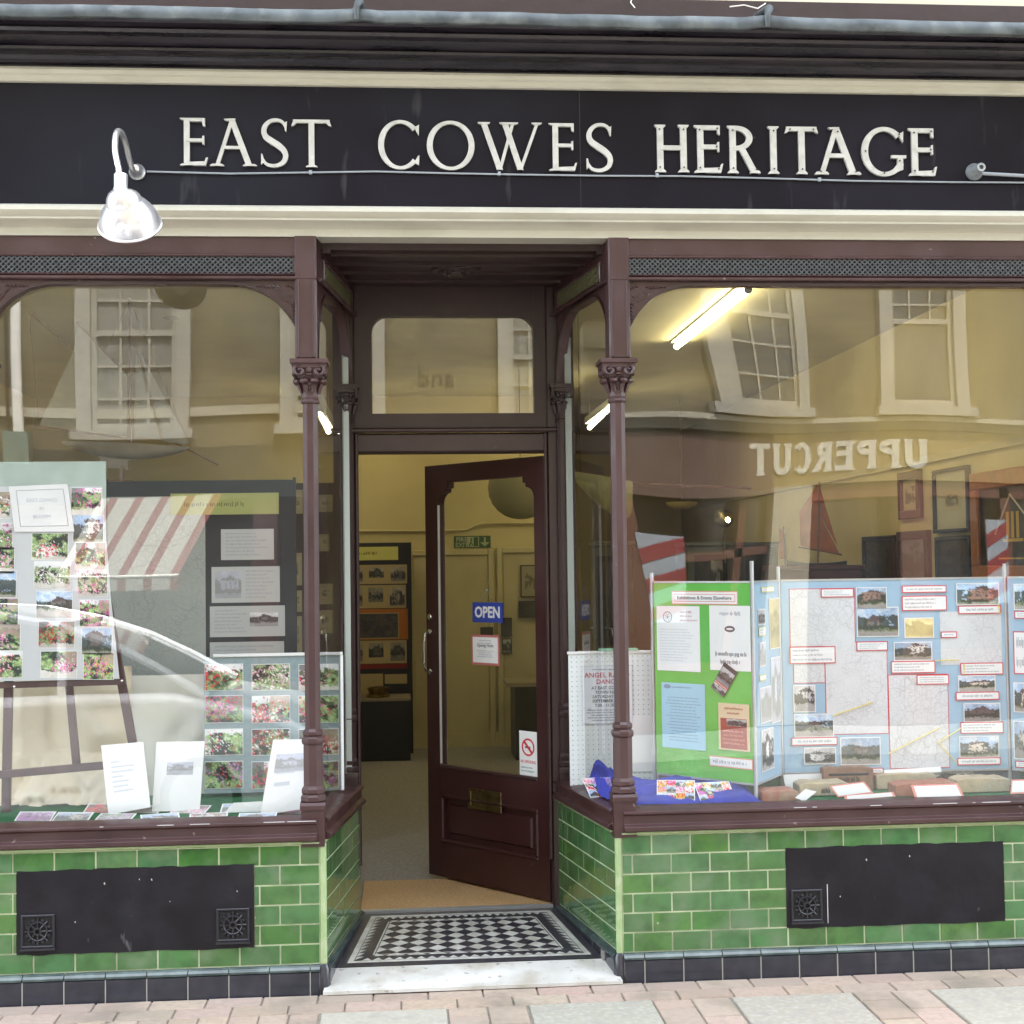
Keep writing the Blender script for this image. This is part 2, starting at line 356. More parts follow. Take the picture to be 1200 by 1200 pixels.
# ------------------------------------------------------------------ letter shapes (cap height 1)
def ribbon(pts, ws):
    out = []; n = len(pts); L = []; Rr = []
    for i in range(n):
        a = Vector(pts[max(0, i-1)]); b = Vector(pts[min(n-1, i+1)]); d = (b-a).normalized(); q = Vector((-d.y, d.x))*ws[i]/2; p = Vector(pts[i])
        L.append(p+q); Rr.append(p-q)
    return ('R', [tuple(x) for x in L], [tuple(x) for x in Rr])
def arc(cx, cy, rx, ry, a0, a1, tk, tn, n=22):
    P = []; W = []
    for i in range(n+1):
        a = R(a0+(a1-a0)*i/n); c = abs(math.cos(a)); t = tn+(tk-tn)*c**1.5
        P.append((cx+(rx-tk/2)*math.cos(a), cy+(ry-tn/2)*math.sin(a))); W.append(t)
    return ribbon(P, W)
def Q(*p): return ('P', list(p))
def glyph(ch, w, tk=.14, tn=.085, sf=.06, sh=.035):
    o = []
    def stem(x, t=tk, y0=0, y1=1): o.append(Q((x, y0), (x+t, y0), (x+t, y1), (x, y1)))
    def serif(x0, x1, y):
        if y < .5: o.append(Q((x0, 0), (x1, 0), (x1, sh*.5), (x1-sf*.8, sh*1.5), (x0+sf*.8, sh*1.5), (x0, sh*.5)))
        else: o.append(Q((x0, 1-sh*.5), (x0+sf*.8, 1-sh*1.5), (x1-sf*.8, 1-sh*1.5), (x1, 1-sh*.5), (x1, 1), (x0, 1)))
    def diag(xa, ya, xb, yb, t): o.append(Q((xa-t/2, ya), (xa+t/2, ya), (xb+t/2, yb), (xb-t/2, yb)))
    if ch == 'E':
        stem(sf+.02); serif(0, sf*2+tk+.02, 0); serif(0, sf*2+tk+.02, 1); x = sf+.02+tk*.5
        o.append(Q((x, 1-tn), (w*.93, 1-tn), (w*.93, 1), (x, 1))); o.append(Q((w*.93-.035, 1-tn-.09), (w*.93+.01, 1-tn-.11), (w*.93+.01, 1), (w*.93-.06, 1-tn*.5)))
        o.append(Q((x, .5), (w*.9, .5), (w*.9, .5+tn), (x, .5+tn))); o.append(Q((w*.9-.03, .5-.05), (w*.9+.01, .5-.06), (w*.9+.01, .5+tn+.06), (w*.9-.03, .5+tn+.05)))
        o.append(Q((x, 0), (w*.97, 0), (w, tn+.02), (x, tn))); o.append(Q((w*.9, tn*.5), (w*.97, 0), (w+.03, tn+.1), (w*.98, tn+.09)))
    elif ch == 'A':
        diag(w*.15, 0, w*.47, .97, tn*1.15); diag(w*.84, 0, w*.46, 1, tk*1.1); o.append(Q((w*.27, .36), (w*.7, .36), (w*.67, .36+tn*.9), (w*.3, .36+tn*.9)))
        serif(0, w*.3, 0); serif(w*.7, w, 0); o.append(Q((w*.30, 1-.01), (w*.34, .955), (w*.5, .95), (w*.55, 1)))
    elif ch == 'T':
        stem(w/2-tk/2); serif(w/2-tk/2-sf, w/2+tk/2+sf, 0); o.append(Q((w*.05, 1-tn), (w*.95, 1-tn), (w*.97, 1), (w*.03, 1)))
        o.append(Q((-.01, .86), (.05, .88), (w*.16, 1-tn*.6), (w*.05, 1))); o.append(Q((w-.05, .88), (w+.01, .86), (w*.95, 1), (w*.84, 1-tn*.6)))
    elif ch == 'I':
        stem(w/2-tk/2); serif(w/2-tk/2-sf, w/2+tk/2+sf, 0); serif(w/2-tk/2-sf, w/2+tk/2+sf, 1)
    elif ch == 'H':
        for x in (sf, w-sf-tk): stem(x); serif(x-sf, x+tk+sf, 0); serif(x-sf, x+tk+sf, 1)
        o.append(Q((sf+tk*.5, .47), (w-sf-tk*.5, .47), (w-sf-tk*.5, .47+tn), (sf+tk*.5, .47+tn)))
    elif ch in 'RP':
        stem(sf); serif(0, sf*2+tk, 0); serif(0, sf+tk, 1); rx = w*.8-(sf+tk*.6) if ch == 'R' else w-(sf+tk*.6); cx = sf+tk*.6
        o.append(arc(cx+.04, .74, rx-.04, .26, 90, -90, tk, tn, 16)); o.append(Q((cx, 1-tn), (cx+.05, 1-tn), (cx+.05, 1), (cx, 1))); o.append(Q((cx, .48), (cx+.05, .48), (cx+.05, .48+tn), (cx, .48+tn)))
        if ch == 'R': diag(w*.86, 0, w*.45, .52, tk*1.05); serif(w*.7, w+.02, 0)
    elif ch == 'O':
        o.append(arc(w/2, .5, w/2, .52, 0, 360, tk*1.05, tn*.95, 44))
    elif ch in 'CG':
        o.append(arc(w*.52, .5, w*.52, .52, 42, 318 if ch == 'C' else 330, tk*1.05, tn*.95, 36))
        o.append(Q((w*.84, .875), (w*.925, .74), (w*.955, .70), (w*.965, .93), (w*.92, .90)))
        if ch == 'C': o.append(Q((w*.84, .125), (w*.93, .08), (w*.955, .07), (w*.965, .28), (w*.93, .26)))
        else:
            o.append(Q((w*.82, .08), (w*.82+tk*.9, .12), (w*.82+tk*.9, .38), (w*.82, .38))); o.append(Q((w*.68, .36), (w*1.02, .36), (w*1.02, .36+sh*1.6), (w*.68, .36+sh*1.6)))
    elif ch == 'S':
        P = [(.9, .84), (.8, .94), (.6, .985), (.36, .96), (.18, .86), (.13, .74), (.2, .63), (.4, .54), (.64, .45), (.84, .34), (.9, .22), (.82, .1), (.62, .03), (.4, .02), (.2, .06), (.08, .16)]
        W = [.05, tn*.9, tn, tn*1.1, tk*.8, tk*.9, tk, tk*1.1, tk*1.1, tk, tk*.9, tk*.8, tn*1.1, tn, tn*.9, .05]
        P2 = []; W2 = []
        for i in range(len(P)-1):
            for k in range(3):
                t = k/3; a, b, c, d = [Vector(P[max(0, min(len(P)-1, j))]) for j in (i-1, i, i+1, i+2)]
                q = .5*((2*b)+(-a+c)*t+(2*a-5*b+4*c-d)*t*t+(-a+3*b-3*c+d)*t**3); P2.append((q.x*w, q.y)); W2.append(W[i]*(1-t)+W[i+1]*t)
        P2.append((P[-1][0]*w, P[-1][1])); W2.append(W[-1]); o.append(ribbon(P2, W2))
        o.append(Q((w*.88, .76), (w*.93, .74), (w*.95, .96), (w*.84, .92))); o.append(Q((w*.03, .04), (w*.14, .1), (w*.08, .26), (w*.03, .27)))
    elif ch == 'W':
        diag(w*.09, 1, w*.34, 0, tk*1.05); diag(w*.55, 1, w*.34, 0, tn); diag(w*.42, 1, w*.66, 0, tk*1.05); diag(w*.93, 1, w*.66, 0, tn)
        serif(0, w*.19, 1); serif(w*.34, w*.63, 1); serif(w*.84, w, 1)
    elif ch == 'U':
        stem(sf, tk, .3, 1); stem(w-sf-tk, tk, .3, 1); serif(0, sf*2+tk, 1); serif(w-sf*2-tk, w, 1); o.append(arc(w/2, .32, w/2-sf, .34, 180, 360, tk, tn*1.3, 18))
    return o
def letter(mb, ch, x, z, w, h, y, m, flip=1, thick=.012, **k):
    """w,h in metres; front face at y-thick; flip=-1 writes toward -x"""
    for i, g in enumerate(glyph(ch, w/h, **k)):
        f = lambda p: (x+flip*p[0]*h, z+p[1]*h)
        if g[0] == 'P': mb.prism([f(p) for p in g[1]], y-thick-i*.0004, y, m)
        else: mb.strip([f(p) for p in g[1]], [f(p) for p in g[2]], y-thick-i*.0004, y, m)
# ================================================================== THE SHOP BUILDING
shop = empty('shop_building', (0.25, 0.4, 0), 'dark painted Victorian shopfront with green tiled stall riser and open door under gilt letters', 'shop building')
LF, RF = -.313, .815           # front tile corners of the porch
LB, RB = -.20, .672            # back corners of the porch
YB = .8
M0 = flat(0)
ML = frame((LF, 0), (LB, YB)); MR = frame((RB, YB), (RF, 0)); LL = math.hypot(LB-LF, YB)

# ---- stall riser: individually laid glazed tiles
def tiles(mb, x0, x1, z0=.110, rows=6, hole=None, seed=1, lw=.1480, lh=.0711, g=.0029, dx=0):
    q = random.Random(seed); mb.usecol = True
    for r in range(rows):
        za = z0+r*(lh+g); zb = za+lh; x = x0-((r % 2)*.5*(lw+g))-dx
        while x < x1:
            a, b = max(x, x0), min(x+lw, x1); x += lw+g
            spans = [(a, b)]
            if hole and zb > hole[2]+.01 and za < hole[3]-.01:
                spans = [(a, min(b, hole[0])), (max(a, hole[1]), b)]
            for a, b in spans:
                if b-a < .012: continue
                k = q.uniform(.88, 1.1); mb.col = (.064*k*q.uniform(.85, 1.15), .172*k, .050*k*q.uniform(.7, 1.3))
                t = [q.uniform(-.0009, .0009) for _ in range(4)]; c = .0022
                P = [(a, .004, za), (b, .004, za), (b, .004, zb), (a, .004, zb),
                     (a+c, -.004+t[0], za+c), (b-c, -.004+t[1], za+c), (b-c, -.004+t[1]+t[2]-t[0], zb-c), (a+c, -.004+t[2], zb-c)]
                mb.add(P, [(0, 1, 5, 4), (1, 2, 6, 5), (2, 3, 7, 6), (3, 0, 4, 7), (4, 5, 6, 7)], TILE)
def riser(M, x0, x1, hole=None, seed=1, dx=0, bead=None):
    g = MB(M); g.box(x0, x1, -.0012, .12, .0, .553, GROUT); g.build('stall_riser', shop)
    t = MB(M); tiles(t, x0+.001, x1-.001, hole=hole, seed=seed, dx=dx); t.build('green_tiling', shop, recalc=False)
    g = MB(M); g.box(x0, x1, -.0195, -.0013, -.02, .080, mat('pale_joint', (.38, .38, .34), .85) if 'pale_joint' not in bpy.data.materials else bpy.data.materials['pale_joint']); g.build('plinth_backing', shop)
    p = MB(M); x = x0-.07
    while x < x1:
        a, b = max(x, x0), min(x+.147, x1); x += .1505
        if b-a > .01:
            p.bbox(a, b, -.022, 0, -.02, .082, TILEB, .003)
            p.sweep([(-.024, .0845), (-.024, .092), (-.016, .1), (-.006, .107), (.001, .107), (.001, .0845)], a, b, TILECAP)
    p.build('plinth_tiling', shop)
    c = MB(M); c.sweep([(-.006, .5535), (-.010, .558), (-.008, .566), (.02, .566), (.02, .5535)], x0, x1, TILEPALE); c.build('pale_tile_edge', shop)
hl = (loc(M0, 20, 1060)[0], loc(M0, 298, 1060)[0], .1835, .4795)
hr = (loc(M0, 921, 1040)[0], loc(M0, 1176, 1040)[0], .184, .480)
riser(M0, -3.3, LF-.012, hl, 3, dx=.04)
riser(M0, RF+.012, 4.1, hr, 4, dx=.11)
riser(ML, .012, LL, None, 5); riser(MR, 0, LL-.012, None, 6)
for x, y, m, q in ((LF, .0, ML, 0), (RF, .0, MR, 0)):
    b = MB(); b.lathe([(.0145, .108), (.0145, .555)], (x, .008, 0), TILEPALE, 14); b.lathe([(.027, -.02), (.027, .09), (.018, .108)], (x, .008, 0), TILEB, 14)
    b.build('corner_bead', shop)
# ---- black vent plates with cast grilles
for h, gr in ((hl, (0, 1)), (hr, (0,))):
    p = MB(M0); n = 26; q = random.Random(2)
    lo = [(h[0]+(h[1]-h[0])*i/n, h[2]-.006+q.uniform(-.003, .003)) for i in range(n+1)]; hi = [(a, h[3]+.007+q.uniform(-.003, .003)) for a, _ in lo]
    p.strip(lo, hi, -.0065, .02, PANEL)
    if len(gr) == 1: p.box(h[0]+.16, h[0]+.163, -.0075, 0, h[2]+.01, h[2]+.16, SCUFF)
    for _ in range(7 if len(gr) == 2 else 3):
        x = q.uniform(h[0]+.03, h[1]-.03); z = q.uniform(h[2]+.03, h[3]-.02); s = q.uniform(.0015, .006)
        p.prism([(x, z), (x+s, z-s*.6), (x+s*.8, z+s), (x+s*.2, z+s*2.2*q.random())], -.0073, -.006, SCUFF)
    po = p.build('vent_plate', shop)
    for k in gr:
        cx = h[0]+.078 if k == 0 else h[1]-.078; cz = h[2]+.082; v = MB(M0); s = .055
        v.box(cx-s, cx+s, -.009, -.007, cz-s, cz+s, DARK)
        for a, b_, c_, d_ in ((-s-.006, s+.006, -s-.006, -s+.002), (-s-.006, s+.006, s-.002, s+.006), (-s-.006, -s+.002, -s, s), (s-.002, s+.006, -s, s)): v.bbox(cx+a, cx+b_, -.016, -.009, cz+c_, cz+d_, IRON, .002)
        v.box(cx-s-.008, cx+s+.008, -.022, -.009, cz-s-.014, cz-s-.006, IRON)
        for a in range(8):
            t = a*PI/4; v.tube([(cx+.012*math.cos(t), -.013, cz+.012*math.sin(t)), (cx+.05*math.cos(t), -.013, cz+.05*math.sin(t))], .0032, IRON, 5)
            u = t+PI/8; v.tube([(cx+.034*math.cos(u+w), -.0135, cz+.034*math.sin(u+w)) for w in (-.35, -.15, .15, .35)], .0035, IRON, 5)
            v.ball((cx+.042*math.cos(u), -.012, cz+.042*math.sin(u)), .006, IRON, (1, .6, 1), 6)
        v.lathe([(.009, 0), (.015, 0), (.015, .008), (.009, .008)], (cx, -.01, cz), IRON, 12, Matrix.Rotation(PI/2, 3, 'X'), closed=True)
        v.build('cast_grille', po)

# ---- sills
SILL = [(-.016, .566), (-.03, .572), (-.03, .588), (-.012, .596), (-.012, .628), (-.022, .634), (-.022, .644), (.0, .652), (.07, .656), (.07, .566)]
for M, a, b_ in ((M0, -3.3, LF-.02), (M0, RF+.02, 4.1), (ML, .03, LL), (MR, 0, LL-.03)):
    s = MB(M); s.sweep(SILL, a, b_, BROWN); s.build('window_sill', shop, bevel=.002)
q = random.Random(5)
for a, b_ in ((-1.5, -.42), (.9, 2.6)):
    x = a
    while x < b_:
        l = q.uniform(.01, .12)
        if q.random() < .5: w = MB(); w.box(x, x+l, -.0235, -.02, .643, .6455, SCUFF); w.build('putty_flake', shop)
        x += l+q.uniform(.01, .1)

# ---- columns and capitals
def column(M, x, y, name='column', half=False, s=1.0, BROWN=BROWN):
    c = MB(M)
    c.box(x-.044*s, x+.044*s, y-.044*s, y+.044*s, .545, .685, BROWN)
    c.sweep([(y-.05*s, .685), (y-.05*s, .70), (y-.044*s, .71), (y+.044*s, .71), (y+.05*s, .70), (y+.05*s, .685)], x-.048*s, x+.048*s, BROWN)
    prof = [(.042, .71), (.047, .715), (.047, .73), (.040, .738), (.044, .745), (.044, .758), (.036, .77), (.036, .775), (.036, .925), (.041, .93), (.043, .94), (.041, .95), (.034, .957), (.038, .964), (.038, .975), (.029, .985),
            (.029, 2.125), (.034, 2.13), (.036, 2.14), (.034, 2.15), (.031, 2.155), (.033, 2.165), (.031, 2.175), (.033, 2.22), (.044, 2.27), (.056, 2.33), (.058, 2.36), (0, 2.36)]
    zc = lambda z: 2.392-(2.392-z)*.63 if z > 2.1 else z
    c.lathe([(r*s*1.06, zc(z)) for r, z in prof], (x, y, 0), BROWN, 8, ph=PI/8)
    o = c.build(name, shop, ang=25)
    k = MB(M)
    k.box(x-.072*s, x+.072*s, y-.072*s, y+.07*s, 2.366, 2.392, BROWN); k.box(x-.064*s, x+.064*s, y-.064*s, y+.062*s, 2.338, 2.3655, BROWN)
    for fx, fy, ax in ((-1, -1, 0), (1, -1, 0), (-1, -1, 1), (-1, 1, 1), (1, -1, 2), (1, 1, 2)):
        pts = []
        for i in range(15):
            t = i/14*2.3*PI; r = .025*(1-i/17)
            a, b2 = r*math.cos(t+PI/2)*fx*(-1), r*math.sin(t+PI/2)
            if ax == 0: pts.append((x+(fx*.036+a)*s, y-.062*s, 2.318+b2*1.5))
            else:
                sx = -1 if ax == 1 else 1; pts.append((x+sx*.058*s, y+(fy*.034-a*fx*fy*sx*.9)*s, 2.318+b2*1.5))
        k.tube(pts, .0075*s, BROWN, 6)
    for a in range(8):
        t = a*PI/4+PI/8; d = (math.cos(t), math.sin(t))
        k.ball((x+d[0]*.050*s, y+d[1]*.050*s, 2.262), .019*s, BROWN, (1, 1, 1.1), 8)
        k.tube([(x+d[0]*.034*s, y+d[1]*.034*s, 2.19), (x+d[0]*.04*s, y+d[1]*.04*s, 2.23), (x+d[0]*.052*s, y+d[1]*.052*s, 2.262)], [.006, .011, .008], BROWN, 6)
    k.ball((x, y-.058*s, 2.325), .014, BROWN, (1, .7, 1.2), 8); k.ball((x, y-.056*s, 2.30), .012, BROWN, (1.2, .7, 1), 8); k.ball((x, y-.052*s, 2.352), .015, BROWN, (1.3, .6, .7), 8); k.ball((x, y-.036*s, 2.215), .008, BROWN, (.8, .8, 1.5), 6)
    for i_ in range(len(k.v)): k.v[i_].z = zc(k.v[i_].z)
    k.build('capital', o)
    return o
for x in (-2.85, -1.60, -.348, .842, 2.88): column(M0, x, .035)
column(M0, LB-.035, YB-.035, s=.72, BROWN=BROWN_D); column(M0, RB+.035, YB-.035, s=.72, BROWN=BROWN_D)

# ---- arched window heads, spandrels, frieze with ventilation grille
def arch_lo(x0, x1, zt, rx, rz, nL=True, nR=True, k=14):
    P = []
    if nL: P += [(x0+rx*(1-math.cos(PI/2*i/k)), zt-rz+rz*math.sin(PI/2*i/k)) for i in range(k+1)]
    else: P += [(x0, zt)]
    if nR: P += [(x1-rx*(1-math.cos(PI/2*i/k)), zt-rz+rz*math.sin(PI/2*i/k)) for i in range(k, -1, -1)]
    else: P += [(x1, zt)]
    return P
def ornament(mb, cx, cz, fl, y):
    for i_, (dx, dz, w, h, a) in enumerate(((0, 0, .017, .026, -45), (.024, .018, .010, .022, -45), (-.018, -.024, .009, .020, -40))):
        ca, sa = math.cos(R(a)), math.sin(R(a)); P = [(-w, -h*.7), (w, -h*.7), (w, h*.7), (-w, h*.7)]
        mb.prism([(cx+fl*(dx+px*ca-pz*sa), cz+dz+px*sa+pz*ca) for px, pz in P][::fl], y-.006+i_*.001, y, BROWN)
        mb.prism([(cx+fl*(dx+px*.6*ca-pz*.6*sa), cz+dz+px*.6*sa+pz*.6*ca) for px, pz in P][::fl], y-.009+i_*.001, y-.0062+i_*.001, BROWN_D)
    for i in range(6):
        t = i/5; s = 1-.5*t
        mb.tube([(cx+fl*(-.040+.004*t), y-.002, cz-.022-.075*t), (cx+fl*(-.030+.004*t), y-.0055, cz-.032-.075*t), (cx+fl*(-.022-.006*t), y-.002, cz-.028-.075*t)], [.002*s, .005*s, .002*s], BROWN, 5)
        mb.tube([(cx+fl*(.022+.075*t), y-.002, cz+.030+.004*t), (cx+fl*(.032+.075*t), y-.0055, cz+.036), (cx+fl*(.036+.075*t), y-.002, cz+.024+.008*t)], [.002*s, .005*s, .002*s], BROWN, 5)
    for i in range(6): a_ = R(100+i*14); mb.ball((cx+fl*.047*math.cos(a_), y-.001, cz-.008+.047*math.sin(a_)), .006, BROWN, (1, .7, 1), 6)
def head(M, x0, x1, zt=2.682, rx=.27, rz=.285, nL=True, nR=True, ed=.0, orn=True, Y=0.0):
    lo = arch_lo(x0, x1, zt, rx, rz, nL, nR)
    a = MB(M); a.strip(lo, [(x, 2.705) for x, _ in lo], Y+.012, Y+.05, BROWN)
    lo2 = [(x, z) for x, z in lo]; cx = (x0+x1)/2
    up = [(x+(0.012 if x < cx else -.012)*0, z+.011) for x, z in lo2]; a.strip(lo2, up, Y+.004, Y+.012, BROWN_D)
    if orn:
        if nL: ornament(a, x0+.062, zt-.040, 1, Y+.012)
        if nR: ornament(a, x1-.062, zt-.040, -1, Y+.012)
    a.build('arched_head', shop, ang=30)
def frieze(M, x0, x1, gx0, gx1, Y=0.0, gm=GRILLE):
    f = MB(M); f.box(x0, x1, Y+.006, Y+.09, 2.7055, 2.872, BROWN)
    f.sweep([(Y-.006, 2.700), (Y-.01, 2.704), (Y-.01, 2.712), (Y+.004, 2.716), (Y+.005, 2.700)], x0, x1, BROWN)
    for a, b_, c_, d_ in ((gx0-.016, gx1+.016, 2.788, 2.800), (gx0-.016, gx1+.016, 2.7165, 2.7245), (gx0-.016, gx0, 2.7245, 2.788), (gx1, gx1+.016, 2.7245, 2.788)): f.bbox(a, b_, Y-.006, Y+.006, c_, d_, BROWN, .004)
    f.build('frieze', shop)
    g = MB(M); g.box(gx0, gx1, Y+.0055, Y+.006, 2.7245, 2.788, DARK); p = .0205; h = .0635; z0 = 2.7245; x = gx0-h
    while x < gx1:
        for sgn in (1, -1):
            xa, xb = (x, x+h) if sgn > 0 else (x+h, x); za, zb = z0, z0+h
            # clip to the opening
            ta, tb = 0.0, 1.0
            if sgn > 0: ta = max(0, (gx0-xa)/h); tb = min(1, (gx1-xa)/h)
            else: ta = max(0, (xa-gx1)/h); tb = min(1, (xa-gx0)/h)
            if tb-ta > .05:
                A = (xa+(xb-xa)*ta, za+(zb-za)*ta); B = (xa+(xb-xa)*tb, za+(zb-za)*tb); d = .0027
                g.prism([(A[0]-d*1.4, A[1]), (A[0]+d*1.4, A[1]), (B[0]+d*1.4, B[1]), (B[0]-d*1.4, B[1])], Y+.0005 if sgn > 0 else Y+.0012, Y+.0055, gm)
        x += p
    nx = int((gx1-gx0)/p)
    for i in range(nx+1):
        for zz in (z0+h*.33, z0+h*.66): g.box(gx0+i*p-.0035, gx0+i*p+.0035, Y-.0008, Y+.004, zz-.0035, zz+.0035, gm)
    g.build('vent_grille', shop)
head(M0, -1.572, -.376); head(M0, .87, 2.85); head(M0, -2.82, -1.63)
frieze(M0, -1.60, -.318, -1.53, -.405); frieze(M0, -2.9, -1.602, -2.83, -1.68); frieze(M0, .818, 2.9, .895, 2.8)
head(ML, .03, LL-.05, orn=False, rx=.22); head(MR, .05, LL-.03, orn=False, rx=.22)
OLIVE = mat('olive_grille', (.14, .14, .07), .5, (.09, .09, .05), 40)
frieze(ML, .03, LL, .12, LL-.1, gm=OLIVE); frieze(MR, 0, LL-.03, .1, LL-.12, gm=OLIVE)
for x in (-2.85, -1.6, -.36, .852, 2.88):
    c = MB(); c.bbox(x-.042, x+.042, -.008, .1, 2.394, 2.871, BROWN, .006)
    for d in (-.03, .0, .03): c.bbox(x+d-.004, x+d+.004, -.0125, -.008, 2.40, 2.70, BROWN, .002) if d else None
    c.build('pier', shop)

# ---- glass (slightly bowed old panes; real geometry)
def pane(M, x0, x1, z0, z1, y, m, warp=None, name='glass_pane', nx=2, nz=2, par=None, P2=None):
    g = MB(M); P = []
    for j in range(nz):
        for i in range(nx):
            x = x0+(x1-x0)*i/(nx-1); z = z0+(z1-z0)*j/(nz-1); P.append((x, y+(warp(x, z) if warp else 0), z))
    g.add(P, [(j*nx+i, j*nx+i+1, (j+1)*nx+i+1, (j+1)*nx+i) for j in range(nz-1) for i in range(nx-1)], m)
    return g.build(name, par or shop, ang=180, recalc=False)
def warpR(x, z):
    return .008*math.exp(-((x-1.1)/.36)**2)*math.exp(-((z-2.0)/.7)**2)+.0006*math.sin(5*x+1)*math.sin(3.1*z)
def warpL(x, z): return .0007*math.sin(4.3*x)*math.sin(2.7*z+1)
pane(M0, -1.6, -.35, .64, 2.70, .046, GLASS, warpL, nx=40, nz=60)
pane(M0, -2.85, -1.6, .64, 2.70, .046, GLASS)
pane(M0, .845, 2.88, .64, 2.70, .046, GLASS, warpR, nx=80, nz=70)
pane(ML, .03, LL-.03, .64, 2.70, .03, GLASSR); pane(MR, .03, LL-.03, .64, 2.70, .03, GLASSR)

# ---- fascia, mouldings, cornice, flashing
X0, X1 = -3.4, 4.3
f = MB(); f.box(X0, X1, -.012, .1, 2.955, 3.445, BLACKF); q = random.Random(9)
sx = at(679, 150)[0]; f.box(sx-.001, sx+.001, -.0124, -.012, 2.98, 3.44, IRON)
fas = f.build('fascia_sign', shop)
f = MB(); f.sweep([(-.012, 2.975), (-.058, 2.971), (-.07, 2.962), (-.072, 2.947), (-.06, 2.932), (-.052, 2.926), (-.052, 2.918), (-.036, 2.910), (-.016, 2.902), (-.006, 2.894), (-.004, 2.886), (-.004, 2.866), (.1, 2.866), (.1, 2.9549), (-.012, 2.9549)], X0, X1, CREAM); f.build('lower_moulding', shop, ang=20)
f = MB(); f.sweep([(-.012, 3.445), (-.026, 3.447), (-.032, 3.455), (-.032, 3.468), (-.04, 3.474), (-.044, 3.488), (-.038, 3.499), (.1, 3.499), (.1, 3.4455), (-.012, 3.4455)], X0, X1, CREAM); f.build('upper_moulding', shop, ang=20)
f = MB(); f.sweep([(-.03, 3.4995), (-.03, 3.508), (-.05, 3.512), (-.062, 3.520), (-.07, 3.532), (-.085, 3.536), (-.10, 3.534), (-.112, 3.540), (-.114, 3.550), (-.106, 3.556), (-.12, 3.560), (-.135, 3.566), (-.15, 3.578), (-.165, 3.580), (-.178, 3.574), (-.19, 3.578), (-.195, 3.59), (-.188, 3.598), (-.225, 3.602), (-.232, 3.61), (-.232, 3.66), (.1, 3.66), (.1, 3.4995)], X0, X1, CORN); f.build('cornice', shop, ang=20)
# lead flashing: lapped, dented sheets
lead = MB(); n = 240; q = random.Random(12); P = []
def lz(x):
    s = .003*math.sin(5*x)+.0015*math.sin(17*x+1)+.0008*math.sin(47*x)
    for c in (at(418, 10, -.25)[0], at(898, 10, -.25)[0], -1.9, 3.2):
        d = x-c; s += .012*math.exp(-(d/.06)**2) if True else 0
    return s
lap = [at(418, 10, -.25)[0], at(898, 10, -.25)[0]]
ring = [(-.228, 3.607), (-.248, 3.606), (-.251, 3.609), (-.252, 3.630), (-.249, 3.650), (-.243, 3.655), (-.1, 3.70), (-.02, 3.725)]
for i in range(n+1):
    x = X0+(X1-X0)*i/n
    for j, (y, z) in enumerate(ring): P.append((x, y+.0015*math.sin(19*x+j*.5), z+(lz(x) if j < 3 else lz(x)*.6)))
k = len(ring); lead.add(P, [(i*k+j, (i+1)*k+j, (i+1)*k+j+1, i*k+j+1) for i in range(n) for j in range(k-1)], LEAD)
for c in lap: lead.tube([(c, -.262, 3.61), (c, -.268, 3.65), (c+.01, -.25, 3.685), (c+.012, -.2, 3.70), (c+.012, -.03, 3.74)], [.008, .013, .017, .015, .012], LEAD, 10)
lead.build('lead_flashing', shop, ang=60, recalc=False)
f = MB(); f.box(X0, X1, -.045, 0.05, 3.70, 3.80, BROWN_D); f.build('flashing_board', shop)
STUC = mat('cream_stucco', (.66, .62, .47), .85, (.6, .56, .42), 2, bump=.6, bscale=20)
wl = MB(); wl.box(X0, X1, 0.0, .35, 3.80, 4.4, STUC)
for a, b_ in ((X0, -2.2), (-1.2, -.1), (.9, 2.0), (3.0, X1)): wl.box(a, b_, 0.0, .35, 4.4, 6.0, STUC)
wl.box(X0, X1, 0.0, .35, 6.0, 8.2, STUC); wl.sweep([(-.2, 8.2), (-.2, 8.32), (.35, 8.32), (.35, 8.2)], X0-.1, X1+.1, STUC)
wl.box(X0, X0+.4, .12, .35, 0, 3.8, STUC); wl.box(X1-.2, X1, .12, .35, 0, 3.8, STUC)
wl.box(X0, X1, .1, .35, 2.9, 3.8, STUC)
wl.box(X0, X1, .35, 9.8, 8.1, 8.25, STUC); wl.box(X0-.2, X0, 0, 9.8, 0, 8.25, STUC); wl.box(X1, X1+.2, 0, 9.8, 0, 8.25, STUC); wl.box(X0, X1, 9.8, 10, 0, 8.25, STUC)
wl.build('upper_wall', shop)

